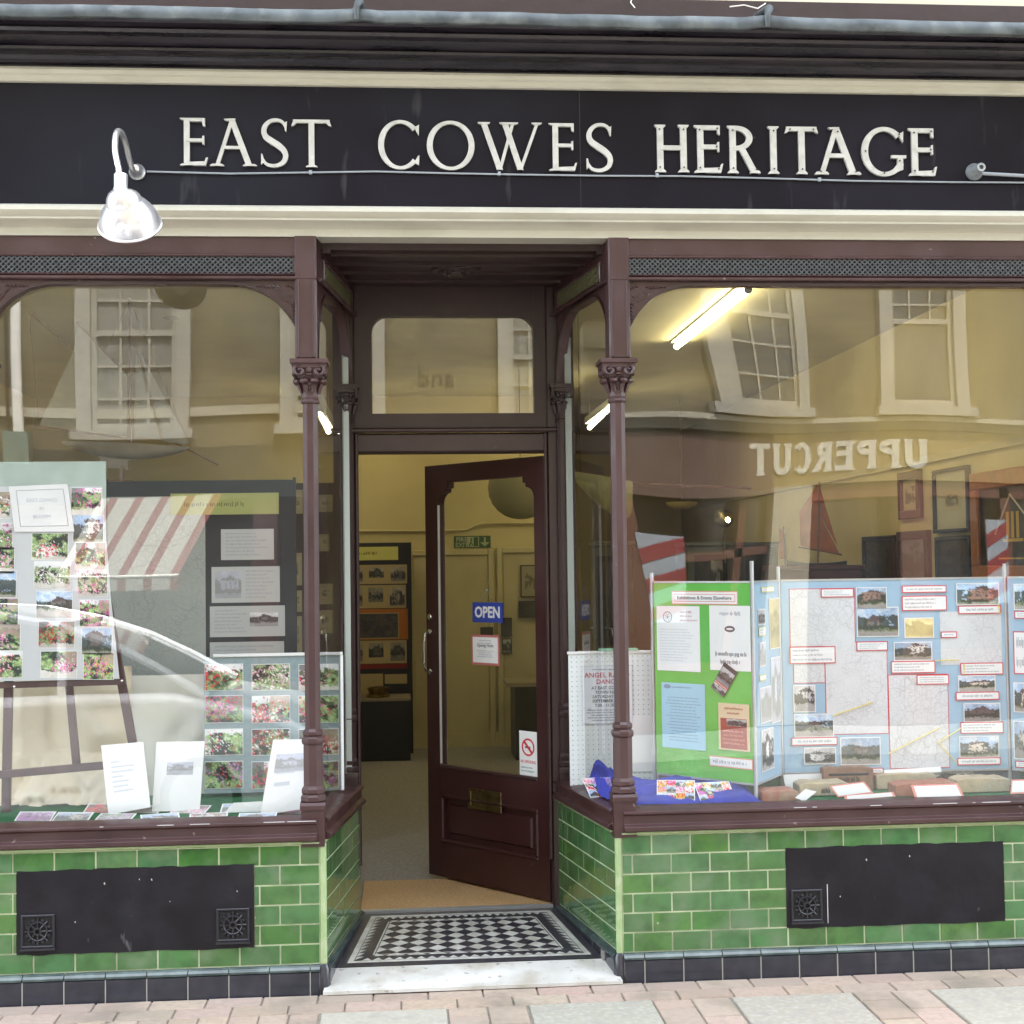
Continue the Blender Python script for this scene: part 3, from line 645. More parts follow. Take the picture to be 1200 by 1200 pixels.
WHW = mat('white_window_paint', (.72, .71, .66), .5, (.62, .6, .54), 14)
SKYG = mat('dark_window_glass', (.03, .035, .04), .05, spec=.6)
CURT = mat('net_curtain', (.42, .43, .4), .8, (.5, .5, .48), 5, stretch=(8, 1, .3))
def sash(parent, x0, x1, z0, z1, y, d, rows, cols=3, half=False, curtain=True, arch=.13):
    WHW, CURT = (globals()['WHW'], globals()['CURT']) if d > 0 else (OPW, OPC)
    """sash window on a wall facing -y*d ; y outer wall plane, d = +1: wall body lies at +y side"""
    m = MB(); Y = lambda t: y+d*t
    def bx(a, b_, t0, t1, c_, e, mm): m.box(a, b_, min(Y(t0), Y(t1)), max(Y(t0), Y(t1)), c_, e, mm)
    bx(x0-arch, x0, -.03, .1, z0, z1+arch, WHW); bx(x1, x1+arch, -.03, .1, z0, z1+arch, WHW); bx(x0, x1, -.03, .1, z1, z1+arch, WHW); bx(x0-arch-.05, x1+arch+.05, -.10, .1, z0-.09, z0, WHW)
    w = .045; zm = (z0+z1)/2
    bx(x0, x0+w, .03, .07, z0, z1, WHW); bx(x1-w, x1, .03, .07, z0, z1, WHW); bx(x0+w, x1-w, .03, .07, z0, z0+.07, WHW); bx(x0+w, x1-w, .03, .07, z1-w, z1, WHW); bx(x0+w, x1-w, .025, .07, zm-.025, zm+.025, WHW)
    for i in range(1, cols):
        xx = x0+(x1-x0)*i/cols
        bx(xx-.011, xx+.011, .04, .065, zm if half else z0, z1, WHW)
    for j in range(1, rows):
        zz = z0+(z1-z0)*j/rows
        if abs(zz-zm) > .05 and not (half and zz < zm): bx(x0+w, x1-w, .041, .064, zz-.011, zz+.011, WHW)
    f_ = m.build('window', parent)
    g = MB(); g.box(x0, x1, min(Y(.068), Y(.072)), max(Y(.068), Y(.072)), z0, z1, SKYG); g.build('pane', f_)
    if curtain:
        g = MB(); n = 30; lo = []
        P = []
        for zz in (z0, z1):
            for i in range(n+1): P.append((x0+(x1-x0)*i/n, Y(.0665+.001*math.sin(i*1.7)), zz))
        g.add(P, [(i, i+1, n+2+i, n+1+i) for i in range(n)], CURT); g.build('curtain', f_)
for x0, x1 in ((-2.2, -1.2), (-.1, .9), (2.0, 3.0)): sash(shop, x0, x1, 4.4, 6.0, 0, 1, 4)

# ---- sign letters
LET = [('E', 211, 242), ('A', 246, 301), ('S', 305, 338), ('T', 342, 388), ('C', 443, 493), ('O', 500, 556), ('W', 560, 635), ('E', 643, 674), ('S', 686, 718),
       ('H', 767, 807), ('E', 813, 845), ('R', 852, 889), ('I', 899, 913), ('T', 920, 958), ('A', 954, 1008), ('G', 1009, 1060), ('E', 1064, 1095)]
for i, (ch, a, b_) in enumerate(LET):
    zt = 138.5+(a-211)*.0143; xa = at(a, 165, -.02)[0]; xb = at(b_, 165, -.02)[0]; z1 = at(a, zt, -.02)[2]; z0 = at(a, zt+55.5, -.02)[2]
    m = MB(); kw = dict(tk=.118, tn=.068, sh=.028) if i < 9 else dict(tk=.132, tn=.092, sf=.05, sh=.04)
    letter(m, ch, xa, z0, xb-xa, z1-z0, -.0125, LETTER, **kw)
    if i >= 9:
        h = z1-z0; spots = {'H': [(.14, .1), (.14, .9), (.84, .1), (.84, .9)], 'E': [(.2, .1), (.2, .9), (.88, .08), (.85, .93), (.82, .55)], 'R': [(.17, .1), (.17, .9), (.85, .75), (.9, .08)], 'I': [(.5, .1), (.5, .9)],
                       'T': [(.5, .1), (.14, .94), (.86, .94)], 'A': [(.12, .06), (.88, .06), (.5, .9)], 'G': [(.08, .5), (.86, .86), (.86, .3), (.5, .04)]}[ch]
        for u, v in spots: m.lathe([(.0035, 0), (.0035, .0022), (0, .0026)], (xa+u*(xb-xa), -.0285, z0+v*h), IRON, 8, Matrix.Rotation(PI/2, 3, 'X'))
    m.build('sign_letter', fas)

# ---- porch: soffit, ceiling, floor, back screen
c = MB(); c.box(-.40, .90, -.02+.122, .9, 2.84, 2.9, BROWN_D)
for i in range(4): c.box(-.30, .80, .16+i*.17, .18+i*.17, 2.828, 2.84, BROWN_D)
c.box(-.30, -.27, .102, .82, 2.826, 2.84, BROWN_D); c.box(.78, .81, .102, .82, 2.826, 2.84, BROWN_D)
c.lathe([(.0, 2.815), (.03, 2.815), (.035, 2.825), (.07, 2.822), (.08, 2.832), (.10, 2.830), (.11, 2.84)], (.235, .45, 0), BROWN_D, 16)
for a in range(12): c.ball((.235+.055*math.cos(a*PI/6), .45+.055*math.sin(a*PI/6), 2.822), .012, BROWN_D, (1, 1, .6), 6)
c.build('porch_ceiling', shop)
# back screen: jambs, head, transom light
XL, XR, ZD = -.203, .643, 2.098
s = MB(); Yb = YB; BRS = mat('recess_shade_brown', (.030, .013, .0135), .35, (.04, .02, .02), 6, bump=.5, bscale=30, wear=((.13, .09, .08), 45, .73, .78))  # frame brown darkened, so the recess shade sits in the paint
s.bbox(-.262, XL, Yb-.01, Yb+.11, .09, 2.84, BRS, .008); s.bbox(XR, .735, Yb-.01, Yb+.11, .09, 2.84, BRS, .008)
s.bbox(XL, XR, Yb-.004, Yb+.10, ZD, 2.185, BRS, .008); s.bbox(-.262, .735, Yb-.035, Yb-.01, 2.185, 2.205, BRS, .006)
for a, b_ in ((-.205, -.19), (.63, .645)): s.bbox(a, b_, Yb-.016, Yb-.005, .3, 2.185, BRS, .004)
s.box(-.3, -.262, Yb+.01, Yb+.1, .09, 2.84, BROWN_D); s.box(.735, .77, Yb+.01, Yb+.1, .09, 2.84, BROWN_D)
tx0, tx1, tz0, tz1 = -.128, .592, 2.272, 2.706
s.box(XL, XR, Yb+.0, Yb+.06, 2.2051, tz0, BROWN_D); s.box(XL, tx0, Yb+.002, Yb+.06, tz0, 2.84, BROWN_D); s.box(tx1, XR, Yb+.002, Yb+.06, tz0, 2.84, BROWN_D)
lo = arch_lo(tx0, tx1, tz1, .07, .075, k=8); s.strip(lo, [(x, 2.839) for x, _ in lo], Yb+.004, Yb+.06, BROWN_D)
s.build('door_frame', shop)
pane(M0, tx0-.01, tx1+.01, tz0-.01, tz1+.01, Yb+.03, GLASS, name='transom_glass')
for x in (-.256, .722):
    g = MB(); g.box(x-.0, x+.028, YB-.065, YB-.055, .66, 2.60, mat('pale_bead', (.45, .5, .47), .6)); g.build('glazing_strip', shop)

# ---- porch floor
def fz(y): return .05+(y-.14)*(.04/.66)
def fX(u, y, ins=0.0):
    t = y/YB; a = LF+(LB-LF)*t+.025+ins; b_ = RF+(RB-RF)*t-.025-ins; return a+(b_-a)*u
FB = mat('black_floor_tile', (.035, .033, .042), .3, (.06, .058, .066), 30, bump=.2); FW = mat('white_floor_tile', (.58, .58, .54), .35, (.42, .41, .37), 25, c3=(.35, .33, .28), s3=6)
MARB = mat('worn_marble', (.60, .60, .57), .4, (.48, .475, .44), 5, c3=(.36, .33, .27), s3=7, wear=((.25, .23, .2), 30, .64, .74))
fl = MB()
base = [(LF+.0, .0), (LF+.0, .0), (LB, YB), (RB, YB), (RF, 0)]
def fquad(pts, m, dz): fl.add([(x, y, fz(y)+dz) for x, y in pts], [tuple(range(len(pts)))], m)
fl.add([(fX(0, .14)-.02, .14, fz(.14)), (fX(1, .14)+.02, .14, fz(.14)), (fX(1, YB)+.02, YB+.02, fz(YB)), (fX(0, YB)-.02, YB+.02, fz(YB))], [(0, 1, 2, 3)], FB)
def band(a0, a1, m, dz=.0012):
    """frame ring between insets a0,a1"""
    ya, yb = .14+.012, YB-.012
    o = [(fX(0, ya+a0, a0), ya+a0), (fX(1, ya+a0, a0), ya+a0), (fX(1, yb-a0, a0), yb-a0), (fX(0, yb-a0, a0), yb-a0)]
    i = [(fX(0, ya+a1, a1), ya+a1), (fX(1, ya+a1, a1), ya+a1), (fX(1, yb-a1, a1), yb-a1), (fX(0, yb-a1, a1), yb-a1)]
    for k in range(4): fquad([o[k], o[(k+1) % 4], i[(k+1) % 4], i[k]], m, dz)
band(.03, .052, FW)
ya, yb = .152, YB-.012
# sawtooth border
n = 13
for side in (0, 1):
    for k in range(n):
        y0 = ya+.062+(yb-ya-.124)*k/n; y1 = ya+.062+(yb-ya-.124)*(k+1)/n; a, b_ = .055, .083
        xo = (lambda y, i: fX(side, y, i))
        fquad([(xo(y0+.002, a), y0+.002), (xo(y1-.002, a), y1-.002), (xo(y1-.002, b_), y1-.002)], FW, .0012)
n = 20
for yy, sg in ((ya+.055, 1), (yb-.055, -1)):
    for k in range(n):
        u0, u1 = (k+.06)/n, (k+.94)/n; y2 = yy+sg*.026
        fquad([(fX(u0, yy, .08), yy), (fX(u1, yy, .08), yy), (fX((u0+u1)/2, y2, .08), y2)], FW, .0012)
NX, NY = 9, 6; ins = .125; y0, y1 = ya+.10, yb-.10
for i in range(NX*2+1):
    for j in range(NY*2+1):
        if (i+j) % 2: continue
        pts = []
        for du, dv in ((-1, 0), (0, -1), (1, 0), (0, 1)):
            u = min(1, max(0, (i+du*.96)/(2*NX))); v = min(1, max(0, (j+dv*.96)/(2*NY))); y = y0+(y1-y0)*v; pts.append((fX(u, y, ins), y))
        if (i % 2 == 0): fquad(pts, FW, .0012)
band(.115, .121, FW)
o = fl.build('tiled_floor', org=(.24, .4, .05), kind='structure', recalc=False)
mt = MB(); mt.add([(LF, -.05, .004), (RF, -.05, .004), (RF, -.05, .016), (LF, -.05, .016), (fX(1, .14)+.02, .1395, .0485), (fX(0, .14)-.02, .1395, .0485), (RF-.005, 0, .026), (LF+.005, 0, .026)],
                  [(0, 1, 2, 3), (3, 2, 6, 7), (7, 6, 4, 5)], MARB); mt.build('door_step', org=(.24, 0, 0), kind='structure', recalc=False)
th = MB(); th.sweep([(YB+.0, .085), (YB-.002, .097), (YB+.004, .1), (YB+.03, .1), (YB+.03, .085)], XL, XR, ALU); th.build('threshold', shop)

# ---- open door leaf (swung into the shop, hinged right)
PH, PF = (.638, .855), (.112, 1.475)
MD = frame(PF, PH); DW = math.hypot(PH[0]-PF[0], PH[1]-PF[1]); z0d, z1d = .105, 2.085
door = MB(MD)
gx0, gx1 = loc(MD, 514, 700)[0], loc(MD, 627, 700)[0]; gz0, gz1 = .625, 2.0
T = .045
door.box(0, gx0, 0, T, z0d, z1d, DOORP); door.box(gx1, DW, 0, T, z0d, z1d, DOORP)
pz0, pz1 = .27, .50; px0, px1 = .10, DW-.10
door.box(gx0, gx1, 0.0005, T-.0005, z0d, pz0, DOORP); door.box(gx0, gx1, 0.0005, T-.0005, pz1, gz0, DOORP); door.box(gx0, gx1, .018, T-.01, pz0, pz1, DOORP)
door.bbox(gx0+.05, gx1-.05, .008, .018, pz0+.045, pz1-.045, DOORP, .008)
for a, b_, c_, d_ in ((gx0, gx1, pz0, pz0+.018), (gx0, gx1, pz1-.018, pz1), (gx0, gx0+.018, pz0+.018, pz1-.018), (gx1-.018, gx1, pz0+.018, pz1-.018)): door.bbox(a, b_, -.006, .02, c_, d_, DOORP, .006)
for a, b_ in ((gz0, gz0+.016),): door.bbox(gx0, gx1, -.006, .02, a, b_, BROWN, .005)
# glass head with ogee shoulders
k = 6; r = .05
lo = [(gx0, gz1-.10)]+[(gx0+r*(1-math.cos(PI/2*i/k)), gz1-.10+r*math.sin(PI/2*i/k)) for i in range(k+1)]+[(gx0+r+.004, gz1-.03), (gx0+r+.02, gz1-.03), (gx0+r+.021, gz1)]
hi = [(gx1-(x-gx0), z) for x, z in lo[::-1]]; lo = lo+hi
lo = [(x+1e-6*i, z) for i, (x, z) in enumerate(lo)]
door.strip(lo, [(x, z1d) for x, _ in lo], .0004, T-.0004, DOORP)
drs = door.build('door', shop)
b = MB(MD); b.box(gx0, gx0+.0035, -.002, .01, gz0+.02, gz1-.11, mat('edge_highlight_paint', (.55, .56, .54), .3)); b.build('glass_edge_highlight', drs)  # pale strip standing in for the highlight along the glass edge
g = MB(MD); g.add([(gx0, .022, gz0), (gx1, .022, gz0), (gx1, .022, gz1+.02), (gx0, .022, gz1+.02)], [(0, 1, 2, 3)], GLASSD); g.build('glass', drs, recalc=False)
for sy, yb0 in ((-1, 0), (1, T)):
    h = MB(MD); hx, hz = loc(MD, 504, 741); hz2 = loc(MD, 504, 786)[1]
    h.tube([(hx, yb0, hz), (hx, yb0+sy*.03, hz-.005), (hx, yb0+sy*.042, hz-.04), (hx, yb0+sy*.042, hz2+.04), (hx, yb0+sy*.03, hz2+.005), (hx, yb0, hz2)], .0065, CHROME, 8)
    for zz in (hz+.004, hz2-.004): h.lathe([(.014, 0), (.014, .004), (.006, .008)], (hx, yb0, zz), CHROME, 12, Matrix.Rotation(-sy*PI/2, 3, 'X'))
    h.build('door_handle', drs)
h = MB(MD); lx, lzz = loc(MD, 504, 723); h.lathe([(.016, 0), (.016, .006), (.01, .01), (0, .01)], (lx, 0, lzz), CHROME, 14, Matrix.Rotation(PI/2, 3, 'X')); h.build('door_lock', drs)
a, b_, c_, d_ = rect(MD, 549, 926, 588, 950); h = MB(MD)
h.bbox(a, b_, -.006, 0, c_, c_+.014, BRASS, .002); h.bbox(a, b_, -.006, 0, d_-.014, d_, BRASS, .002); h.bbox(a, a+.022, -.006, 0, c_+.014, d_-.014, BRASS, .002); h.bbox(b_-.022, b_, -.006, 0, c_+.014, d_-.014, BRASS, .002); h.bbox(a+.023, b_-.023, -.003, 0, c_+.015, d_-.015, BRASS, .001)
h.build('letter_plate', drs)

# ---- room
rm = MB(); W3 = 3.02
rm.box(-W3-.15, -W3, .1, 9.8, 0, 3.1, CREAMW); rm.box(W3, W3+.15, .1, 9.8, 0, 3.1, CREAMW)
rm.box(-W3, 1.25, 6.3, 6.4, .08, 3.1, CREAMW); rm.box(1.25, 1.35, 6.3, 9.5, .08, 3.1, CREAMW); rm.box(1.35, W3, 9.5, 9.6, .08, 3.1, CREAMW)
rm.build('interior_wall', shop)
c = MB(); c.box(-W3, W3, .12, 9.6, 3.02, 3.1, CEILM); c.build('interior_ceiling', shop)
c = MB(); c.box(-W3, XL-.1, .12, 9.6, 0.0, .08, CARPET); c.box(XR+.12, W3, .12, 9.6, 0, .08, CARPET); c.box(XL-.1, XR+.12, .83, 9.6, 0, .08, CARPET); c.build('interior_floor', kind='structure')
d = MB(); d.box(-2.9, -.30, .73, .76, .08, .6, WHW); d.box(.78, 2.95, .73, .76, .08, .6, WHW)
for a in ((-3.0, -.34), (.82, 3.0)): d.box(a[0], a[1], .09, .76, .58, .60, WHW)
d.build('display_platform', shop)
m_ = MB(); m_.box(XL+.004, XR-.004, YB+.032, 1.405, .082, .094, MATC); m_.build('door_mat', label='brown coir doormat just inside the open shop door', cat='doormat')
# ================================================================== STREET
PAVER = mat('pink_paver', (1, 1, 1), .85, vcol=True, c2=(.30, .26, .21), scale=35, lo=.45, hi=.8, bump=1.5, bscale=120, c3=(.22, .19, .15), s3=4)
FLAG = mat('concrete_flag', (1, 1, 1), .85, vcol=True, c2=(.42, .41, .37), scale=45, lo=.45, hi=.8, bump=1.2, bscale=150, c3=(.3, .28, .25), s3=14)
SAND = mat('sand_joint', (.27, .24, .2), .95, (.36, .33, .28), 60, bump=1, bscale=200)
ASPH = mat('asphalt', (.055, .055, .055), .9, (.08, .08, .078), 60, bump=2, bscale=200)
pv = MB(); pv.usecol = True; pv.box(-7, 8, -2.2, -.0, -.2, -.008, SAND); q = random.Random(21)
def slab(x0, x1, y0, y1, m, c):
    k = q.uniform(.88, 1.1); pv.col = tuple(v*k*q.uniform(.96, 1.04) for v in c); e = .003; h = q.uniform(-.0015, .0015); tl = q.uniform(-.0008, .0008)
    P = [(x0, y0, -.006), (x1, y0, -.006), (x1, y1, -.006), (x0, y1, -.006), (x0+e, y0+e, h), (x1-e, y0+e, h+tl), (x1-e, y1-e, h+tl), (x0+e, y1-e, h)]
    pv.add(P, [(0, 1, 5, 4), (1, 2, 6, 5), (2, 3, 7, 6), (3, 0, 4, 7), (4, 5, 6, 7)], m)
PK = (.385, .30, .24); FG = (.345, .315, .265)
for r in range(2):
    x = -4.0-(.1*r)
    while x < 4.5:
        y1 = -.03-r*.104
        if r == 0: slab(x, x+.2, y1-.1, y1, PAVER, PK)
        else: slab(x, x+.2, y1-.1, y1, PAVER, PK)
        x += .204
XF = [at(a, 1192)[0]*.94 for a in (455, 700, 945, 1175)]; pitch = XF[1]-XF[0]
y = -.24
bounds = [XF[0]+pitch*k for k in range(0, 6)]
for k in range(-5, 6):
    c = XF[0]+pitch*k
    for r in range(4):
        ya = y-r*.46
        if k >= 0: slab(c-.24, c+.21, ya-.455, ya-.004, FLAG, FG); xa, xb = c+.215, c+pitch-.245
        else: xa, xb = c-.24, c+pitch-.245
        rows = int((xb-xa)/.104)
        w = (xb-xa)/max(1, rows)
        for i in range(rows):
            for j, (t0, t1) in enumerate(((0, .2), (.204, .404), (.408, .455)) if (i % 2) else ((0, .1), (.104, .304), (.308, .455))):
                slab(xa+i*w, xa+(i+1)*w-.004, ya-t1, ya-t0-.003, PAVER, PK)
pv.build('pavement', kind='structure', org=(0, -1, 0), recalc=False)
kb = MB(); kb.bbox(-7, 8, -2.35, -2.2, -.2, -.002, FLAG, .01); kb.usecol = True; kb.c = [(.4, .4, .38)]*len(kb.c); kb.build('kerb', kind='structure')
rd = MB(); rd.box(-40, 40, -5.9, -2.35, -.3, -.12, ASPH); rd.build('road', kind='structure')
kb = MB(); kb.col = (.1, .1, .095); kb.usecol = True; kb.box(-7, 8, -7.9, -5.9, -.2, -.01, FLAG); kb.build('far_pavement', kind='structure')
gr = MB(); gr.box(-60, 60, -60, 60, -.6, -.31, ASPH); gr.build('ground', kind='structure')

# ================================================================== FAR SIDE OF THE STREET (seen reflected in the glass)
OY = -7.92
STONE = mat('ochre_render', (.135, .118, .07), .85, (.10, .086, .056), 3, bump=2, bscale=14, c3=(.09, .08, .06), s3=1.3)
BAND = mat('cream_render', (.34, .32, .25), .7, (.28, .26, .2), 3)
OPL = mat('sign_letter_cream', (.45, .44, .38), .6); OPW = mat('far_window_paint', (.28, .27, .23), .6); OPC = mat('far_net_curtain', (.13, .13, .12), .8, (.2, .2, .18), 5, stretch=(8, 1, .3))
OCH = mat('ochre_fascia', (.2, .15, .065), .6)
MAR = mat('maroon_shopfront', (.05, .02, .02), .5); TERR = mat('rust_shopfront', (.10, .035, .02), .5)
SLATE = mat('slate_roof', (.09, .09, .1), .7)
_nt = STONE.node_tree; _b = _nt.nodes['Principled BSDF']; _src = _b.inputs['Base Color'].links[0].from_socket
_bk = _nt.nodes.new('ShaderNodeTexBrick'); _tc = _nt.nodes.new('ShaderNodeTexCoord'); _mp = _nt.nodes.new('ShaderNodeMapping'); _mp.inputs['Rotation'].default_value = (PI/2, 0, 0)
_nt.links.new(_tc.outputs['Object'], _mp.inputs[0]); _nt.links.new(_mp.outputs[0], _bk.inputs['Vector']); _bk.inputs['Scale'].default_value = 3.4; _bk.inputs['Mortar Size'].default_value = .02
_bk.inputs['Color1'].default_value = (1.12, 1.1, 1.0, 1); _bk.inputs['Color2'].default_value = (.8, .8, .82, 1); _bk.inputs['Mortar'].default_value = (.62, .62, .6, 1)
_mx = _nt.nodes.new('ShaderNodeMix'); _mx.data_type = 'RGBA'; _mx.blend_type = 'MULTIPLY'; _mx.inputs[0].default_value = .75; _nt.links.new(_src, _mx.inputs[6]); _nt.links.new(_bk.outputs['Color'], _mx.inputs[7]); _nt.links.new(_mx.outputs[2], _b.inputs['Base Color'])
opp = empty('far_building', (1, OY-.3, 0), 'ochre building across the street with white sash windows, seen reflected in the glass', 'building')
def op(px, py): v = at(px, py, 8.0); return v.x, v.z
w = MB(); zb = op(1080, 492)[1]
w.box(-9, 11, OY-.5, OY, 2.75, 8.6, STONE); w.box(-9, 11, OY-8, OY-.5, 0, 8.6, STONE); w.box(-9, 11, OY-.5, OY, -.1, .3, MAR)
w.box(-9.2, 11.2, OY-8, OY+.2, 8.6, 8.75, BAND); w.build('wall', opp)
w = MB(); w.sweep([(OY, 2.84), (OY+.05, 2.85), (OY+.08, 2.90), (OY+.14, 2.93), (OY+.14, 2.975), (OY+.02, 2.985), (OY, 2.985)], 2.25, 11, BAND); w.build('cornice', opp)
w = MB(); w.box(-9, 2.2, OY, OY+.04, 3.05, 3.14, BAND); w.build('string_course', opp)
for a, b_, z0, rows, cols, half in ((831, 912, 3.08, 6, 3, False), (1040, 1120, 3.08, 5, 3, True)):
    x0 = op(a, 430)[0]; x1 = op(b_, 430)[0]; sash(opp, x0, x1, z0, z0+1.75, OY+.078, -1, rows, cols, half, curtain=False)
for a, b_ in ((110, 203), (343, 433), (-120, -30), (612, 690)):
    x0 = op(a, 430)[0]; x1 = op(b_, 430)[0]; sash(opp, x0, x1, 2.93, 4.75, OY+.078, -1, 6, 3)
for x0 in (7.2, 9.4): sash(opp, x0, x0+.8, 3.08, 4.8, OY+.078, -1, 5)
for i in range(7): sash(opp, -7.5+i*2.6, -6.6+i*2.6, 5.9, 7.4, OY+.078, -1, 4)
# shop fronts of the far building
w = MB(); xa = op(875, 560)[0]
w.box(xa, 11, OY-.3, OY+.05, 2.35, 2.84, OCH); w.build('ochre_sign_board', opp)
w = MB(); w.box(2.2, xa, OY-.3, OY+.06, 2.30, 2.80, mat('umber_fascia', (.10, .06, .045), .5)); w.build('umber_sign_board', opp)
w = MB(); w.box(xa, xa+.52, OY-.3, OY+.09, 0, 2.35, BAND); w.build('pilaster', opp)
w = MB()
for a, b_ in ((2.2, 2.5), (4.9, 5.2)): w.box(a, b_, OY-.3, OY+.03, 0, 2.32, TERR)
w.box(2.5, xa, OY-.3, OY+.02, 0, .7, TERR); w.box(xa+.52, 11, OY-.3, OY+.02, 0, .7, MAR); w.box(3.0, 3.07, OY-.28, OY, .7, 2.3, TERR); w.box(2.5, xa, OY-.28, OY, 1.75, 1.83, TERR); w.box(xa+.52, 11, OY-.3, OY+.01, 2.2, 2.34, TERR)
for x in (5.9, 7.6, 9.2): w.box(x, x+.1, OY-.3, OY+.01, .7, 2.3, TERR)
w.box(2.5, 11, OY-.32, OY-.29, .7, 2.35, SKYG); w.build('shop_front', opp)
w = MB(); x1 = op(1086, 530)[0]; x0 = op(840, 530)[0]; ws = {'U': 28, 'P': 24, 'E': 25, 'R': 27, 'C': 25, 'T': 26}; st = 'UPPERCUT'; tot = sum(ws[c] for c in st)+7*2.5; sc_ = (x1-x0)/tot; x = x1
for i, ch in enumerate(st):
    letter(w, ch, x, 2.47, ws[ch]*sc_, .285, 0, OPL, flip=-1, tk=.27, tn=.17, sf=.06, sh=.075); x -= (ws[ch]+2.5)*sc_
for i, v in enumerate(w.v): w.v[i] = Vector((v.x, OY+.052-v.y, v.z))
w.build('sign_lettering', opp)
STR = mat('barber_white', (.26, .29, .33), .5); STRR = mat('barber_red', (.2, .02, .025), .5)
for xc in (op(783, 650)[0], op(1162, 650)[0]):
    w = MB(); a, b_ = xc-.11, xc+.11; w.box(a, b_, OY+.02, OY+.045, 1.15, 1.98, STR)
    for k in range(4):
        z = 1.16+k*.27
        if z+.3 < 2.12: w.prism([(a, z), (b_, z+.14), (b_, z+.27), (a, z+.13)], OY+.046, OY+.05, STRR)
    w.build('striped_panel', opp)
w = MB(); w.box(-9, -.2, OY-.3, OY+.05, 2.25, 2.75, mat('dark_green_fascia', (.016, .026, .026), .4)); w.box(-9, -.2, OY-.32, OY-.28, .5, 2.25, SKYG)
for x in (-6.5, -4.6, -3.2, -1.4, -.4): w.box(x, x+.22, OY-.3, OY+.03, 0, 2.25, MAR)
w.box(-9, -.2, OY-.3, OY+.02, 0, .5, MAR); w.build('left_shop_front', opp)
w = MB(); w.box(-.2, 2.2, OY-.3, OY+.01, 0, 2.75, BAND); w.box(.5, 1.4, OY-.0, OY+.02, 0, 2.1, MAR); w.build('street_door', opp)
aw = MB(); SW = mat('awning_white', (.24, .23, .21), .8); SR_ = mat('awning_red', (.12, .02, .02), .8); xa0, xa1 = op(120, 600)[0], op(262, 600)[0]; n = 14
for i in range(n):
    a = xa0+(xa1-xa0)*i/n; b_ = xa0+(xa1-xa0)*(i+1)/n; m = SR_ if i % 3 == 1 else SW
    aw.add([(a, OY+.06, 2.3), (b_, OY+.06, 2.3), (b_-.25, OY+.9, 1.55), (a-.25, OY+.9, 1.55), (b_-.25, OY+.9, 1.42), (a-.25, OY+.9, 1.42)], [(0, 1, 2, 3), (3, 2, 4, 5)], m)
aw.tube([(xa0-.25, OY+.9, 1.55), (xa1-.25, OY+.9, 1.55)], .012, WHW); aw.build('striped_awning', opp)
w = MB(); t = MB(); t.text('and', 0, 0, .28, BLACKP)
xc, zc = op(515, 421)
for v in t.v: v.x = xc-v.x; v.z = v.z+zc-.06; v.y = OY+.006-v.y*1
t.build('wall_lettering', opp)
dp = MB(); xd = op(27, 400)[0]; dp.tube([(xd, OY+.08, 2.9), (xd, OY+.08, 8.4)], .05, WHW, 12); dp.tube([(xd-.1, OY+.05, 2.9), (xd-.1, OY+.05, 8.4)], .015, BLACKP, 6); dp.box(xd-.13, xd+.10, OY, OY+.16, 2.6, 2.9, mat('meter_box', (.10, .16, .14), .5)); dp.build('drainpipe', opp)

# parked car, only its reflection shows
CARW = mat('white_car_paint', (.8, .82, .84), .2, coat=.8); TYRE = mat('tyre_rubber', (.02, .02, .02), .8)
car = empty('parked_car', (-2.55, -4.1, -.12), 'white hatchback parked at the kerb, its roof curve reflected low in the left window', 'car')
body = MB(); cx0, cx1 = -4.45, -.5; ya, yb_ = -4.95, -3.25; zg = -.12
bp = [(cx0, .35), (cx0+.05, .8), (cx0+.15, .95), (cx1-.9, .95), (cx1-.25, .82), (cx1-.03, .68), (cx1, .38), (cx1-.3, .22), (cx0+.3, .22)]
body.prism([(x, z+zg) for x, z in bp], ya, yb_, CARW); o = body.build('body', car, bevel=.06)
gh = MB(); gp = [(cx0+.12, .93), (cx0+.35, 1.30), (cx0+.8, 1.44), (cx0+1.4, 1.475), (cx0+1.9, 1.45), (cx0+2.3, 1.37), (cx0+2.65, 1.25), (cx0+2.95, 1.10), (cx0+3.25, .93)]
def inset(k, dz=0): return [(x, y_, z+zg+dz) for (x, z) in gp for y_ in ()]
P = [(x, ya+.05+.16*max(0, (z-.93))/.5, z+zg) for x, z in gp]+[(x, yb_-.05-.16*max(0, (z-.93))/.5, z+zg) for x, z in gp]; n = len(gp)
gh.add(P, [tuple(range(n)), tuple(range(2*n-1, n-1, -1))], SKYG); gh.add(P, [(i, i+1, n+i+1, n+i) for i in range(n-1)], SKYG)
go = gh.build('greenhouse', car)
rf = MB(); 
for s_ in (0, n):
    for i in range(n-1): rf.tube([P[s_+i], P[s_+i+1]], .028, CARW, 6)
rf.add([(x, y, z+.02) for x, y, z in (P[1], P[2], P[3], P[4], P[5], P[n+5], P[n+4], P[n+3], P[n+2], P[n+1])], [(0, 1, 8, 9), (1, 2, 7, 8), (2, 3, 6, 7), (3, 4, 5, 6)], CARW)
for xx in (cx0+1.25, cx0+2.35): rf.tube([(xx, yb_-.05, .93+zg), (xx-.05, yb_-.21, 1.43+zg)], .03, CARW, 6)
rf.build('roof', car)
for x in (cx0+.75, cx1-.75):
    for y in (ya+.1, yb_-.1):
        wh = MB(); wh.lathe([(.12, -.1), (.2, -.11), (.3, -.09), (.31, 0), (.3, .09), (.2, .11), (.12, .1)], (x, y, zg+.31), TYRE, 24, Matrix.Rotation(PI/2, 3, 'X')); wo = wh.build('wheel', car)
        rm_ = MB(); rm_.lathe([(0, -.115), (.19, -.112), (.2, -.1), (.2, .1), (.19, .112), (0, .115)], (x, y, zg+.31), ALU, 20, Matrix.Rotation(PI/2, 3, 'X')); rm_.build('rim', wo)
